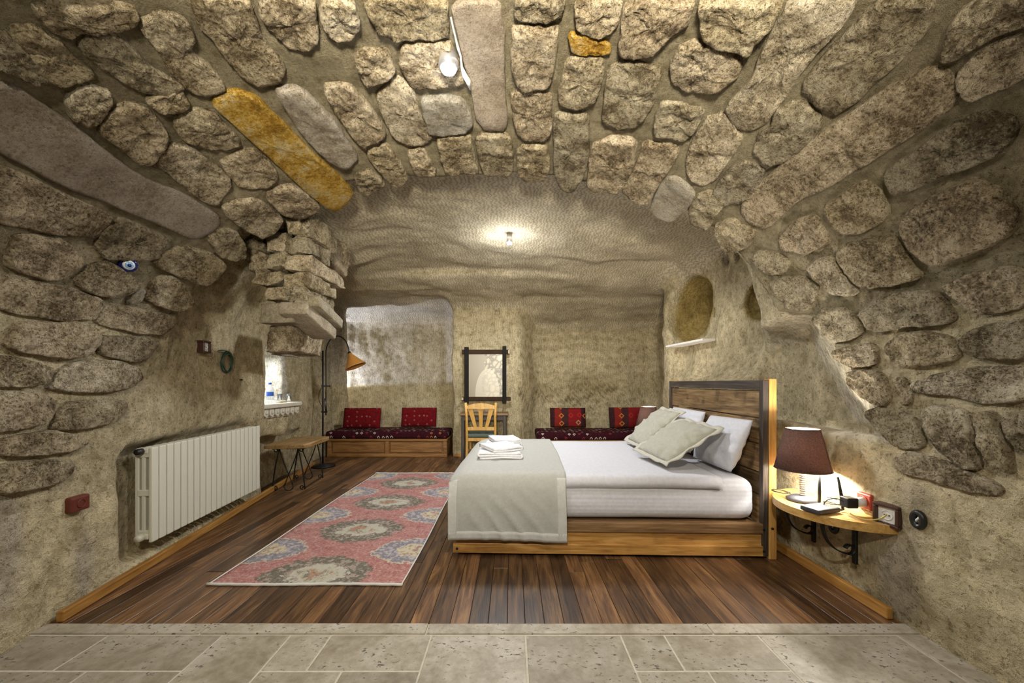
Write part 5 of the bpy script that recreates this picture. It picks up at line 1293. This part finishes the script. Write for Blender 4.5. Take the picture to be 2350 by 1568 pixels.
c4, g4 = on_wall(170, 1156, lift=0.0); q4 = Vector((g4.x, g4.y, 0)).to_track_quat('Z', 'Y')
jb = tag(empty('junction_box', c4), 'dark red electrical box on the wall low beside the radiator', 'socket box'); jb.rotation_mode = 'QUATERNION'; jb.rotation_quaternion = q4
bm = BM(); box(bm, -0.055, 0.055, -0.042, 0.042, -0.03, 0.035, 0.012, 3); obj('case', bm, 'red_box', jb)
bm = BM(); tube(bm, [(0.022*math.cos(a), 0.022*math.sin(a), 0.036) for a in np.linspace(0, 2*PI, 22, endpoint=False)], 0.003, 6, closed=True); obj('socket_ring', bm, 'red_box', jb, smooth=True)
# ------------------------------------------------------------------ niche: bottle, glasses, hidden lamp
m, nt, b = new_mat('clear_plastic'); b.inputs['Base Color'].default_value = (0.86, 0.92, 0.98, 1); b.inputs['Roughness'].default_value = 0.08; b.inputs['Transmission Weight'].default_value = 0.75; b.inputs['IOR'].default_value = 1.33
m, nt, b = new_mat('glass'); b.inputs['Base Color'].default_value = (0.95, 0.95, 0.95, 1); b.inputs['Roughness'].default_value = 0.03; b.inputs['Transmission Weight'].default_value = 0.95; b.inputs['IOR'].default_value = 1.3
plain('label_blue', (0.02, 0.09, 0.42), 0.4)
NZ = 0.99
bt = tag(empty('water_bottle', (-2.945, 4.72, NZ)), 'clear water bottle with a blue label and cap in the lit niche', 'bottle')
bm = BM(); lathe(bm, [(0.036, 0.0), (0.038, 0.01), (0.038, 0.14), (0.036, 0.16), (0.016, 0.205), (0.014, 0.225)], 24); obj('body', bm, 'clear_plastic', bt, smooth=True)
bm = BM(); lathe(bm, [(0.0388, 0.075), (0.0388, 0.125)], 24, cap0=False, cap1=False); obj('label_band', bm, 'label_blue', bt, smooth=True)
bm = BM(); lathe(bm, [(0.017, 0.218), (0.017, 0.238), (0.014, 0.240)], 16); obj('cap', bm, 'label_blue', bt, smooth=True)
for (x, y), lab in zip(((-2.90, 4.84), (-2.82, 4.90)), ('drinking glass next to the water bottle in the niche', 'drinking glass at the outer end of the niche')):
    bm = BM(); lathe(bm, [(0.024, 0.0), (0.030, 0.10), (0.028, 0.10), (0.022, 0.006)], 20); o = tag(obj('drinking_glass', bm, 'glass', None, smooth=True), lab, 'glass', 'glasses in the niche'); o.location = (x, y, NZ)
def strip_lamp(name, loc, label):
    e = tag(empty(name, loc), label, 'lamp'); bm = BM(); box(bm, -0.03, 0.03, -0.14, 0.14, 0.0, 0.02, 0.004); obj('housing', bm, 'white_plastic', e)
    bm = BM(); box(bm, -0.022, 0.022, -0.13, 0.13, -0.004, 0.001, 0.001); obj('diffuser', bm, emit('strip_glow', (0.9, 0.95, 1.0), 6.0), e)
    return e
strip_lamp('niche_lamp', (-3.15, 4.62, 1.58), 'small strip lamp under the top of the window niche')
add_light('niche_light', 'AREA', (-3.15, 4.62, 1.565), P_NICHE, (0.90, 0.95, 1.0), shape='RECTANGLE', size=0.04, size_y=0.24)
# ------------------------------------------------------------------ ceiling lamps
emit('led_glow', (0.95, 0.97, 1.0), 60.0); plain('lamp_metal', (0.6, 0.6, 0.62), 0.3, 0.8)
def ceiling_lamp(loc, label, power, color, scale=1.0, soft=0.05, aim=None, up=0.0, cone=168):
    c = tag(empty('ceiling_lamp', loc), label, 'ceiling lamp', 'round ceiling lamps')
    bm = BM(); lathe(bm, [(0.040*scale, 0.08), (0.045*scale, 0.0), (0.038*scale, -0.012)], 24); obj('housing', bm, 'lamp_metal', c, smooth=True)
    bm = BM(); lathe(bm, [(0.036*scale, -0.012), (0.030*scale, -0.024), (0.012*scale, -0.031), (0.001, -0.032)], 24, cap0=False); obj('lens', bm, 'led_glow', c, smooth=True)
    if aim is None and up: add_light('ceiling_glow', 'POINT', (loc[0], loc[1], loc[2]-0.18), up, color, 0.06)
    if aim is None: add_light('ceiling_light', 'SPOT', (loc[0], loc[1], loc[2]-0.045), power, color, 0.14, spot_size=math.radians(cone), spot_blend=0.35)
    else:
        l = add_light('ceiling_light', 'SPOT', (loc[0], loc[1], loc[2]-0.06), power, color, soft, spot_size=math.radians(116), spot_blend=1.0)
        l.rotation_mode = 'QUATERNION'; l.rotation_quaternion = Vector(aim).to_track_quat('-Z', 'Y')
ceiling_lamp((-0.285, 1.74, 2.645), 'bright round lamp set in the masonry vault', P_VAULT, COOL, 1.0, up=2.0, cone=150)
ceiling_lamp((-0.03, 4.33, 2.80), 'small bright lamp set in the rock ceiling of the cave', P_CAVE, COOL, 0.8, up=P_CAVE_UP)
ceiling_lamp((-0.25, -0.55, 2.62), 'added fill lamp on the vault behind the viewer, out of view', P_REAR, NEUTRAL, 1.0, 0.06, (0, 0.93, -0.36))  # unseen lamp added to fill the room with light from behind
# hidden spot washing the alcove wall behind the pier
def spot(name, loc, target, power, color, size, blend, label, soft=0.02):
    e = tag(empty(name, loc), label, 'spot lamp'); d = Vector(target)-Vector(loc); e.rotation_mode = 'QUATERNION'; e.rotation_quaternion = d.to_track_quat('-Z', 'Y')
    bm = BM(); lathe(bm, [(0.035, -0.02), (0.035, 0.06), (0.02, 0.075)], 20); obj('housing', bm, 'black_iron', e, smooth=True)
    bm = BM(); lathe(bm, [(0.03, -0.018), (0.001, -0.02)], 20, cap0=False); obj('lens', bm, emit('spot_glow', color, 20.0), e)
    l = add_light('spot_light', 'SPOT', Vector(loc)+d.normalized()*0.03, power, color, soft, spot_size=size, spot_blend=blend)
    l.rotation_mode = 'QUATERNION'; l.rotation_quaternion = e.rotation_quaternion
spot('alcove_spot', (-3.72, 7.10, 1.08), (-3.60, 7.10, 2.15), P_ALCOVE, (0.64, 0.73, 1.0), math.radians(164), 0.06, 'small spot lamp hidden behind the wall corner at the alcove')

spot('added_fill_spot', (0.0, -1.05, 1.62), (0.0, 3.6, 2.72), P_UP, NEUTRAL, math.radians(70), 1.0, 'added fill spot behind the viewer, out of view, aimed at the vault', 0.20)  # unseen uplight added to brighten the vault and the cave ceiling

# pale plaster seam along the smooth slab of the vault
P_ = cast(np.array([(1036, 22), (1041, 45), (1047, 70), (1052, 92), (1058, 112), (1060, 138), (1066, 158), (1074, 172), (1079, 192)], float)); G_ = -grad(P_)
bm = BM(); tube(bm, [Vector(p+g*0.03) for p, g in zip(P_, G_)], [0.003, 0.004, 0.004, 0.006, 0.005, 0.006, 0.013, 0.014, 0.005], 6)
obj('plaster_seam', bm, 'white_plaster', SHELL[0], smooth=True)
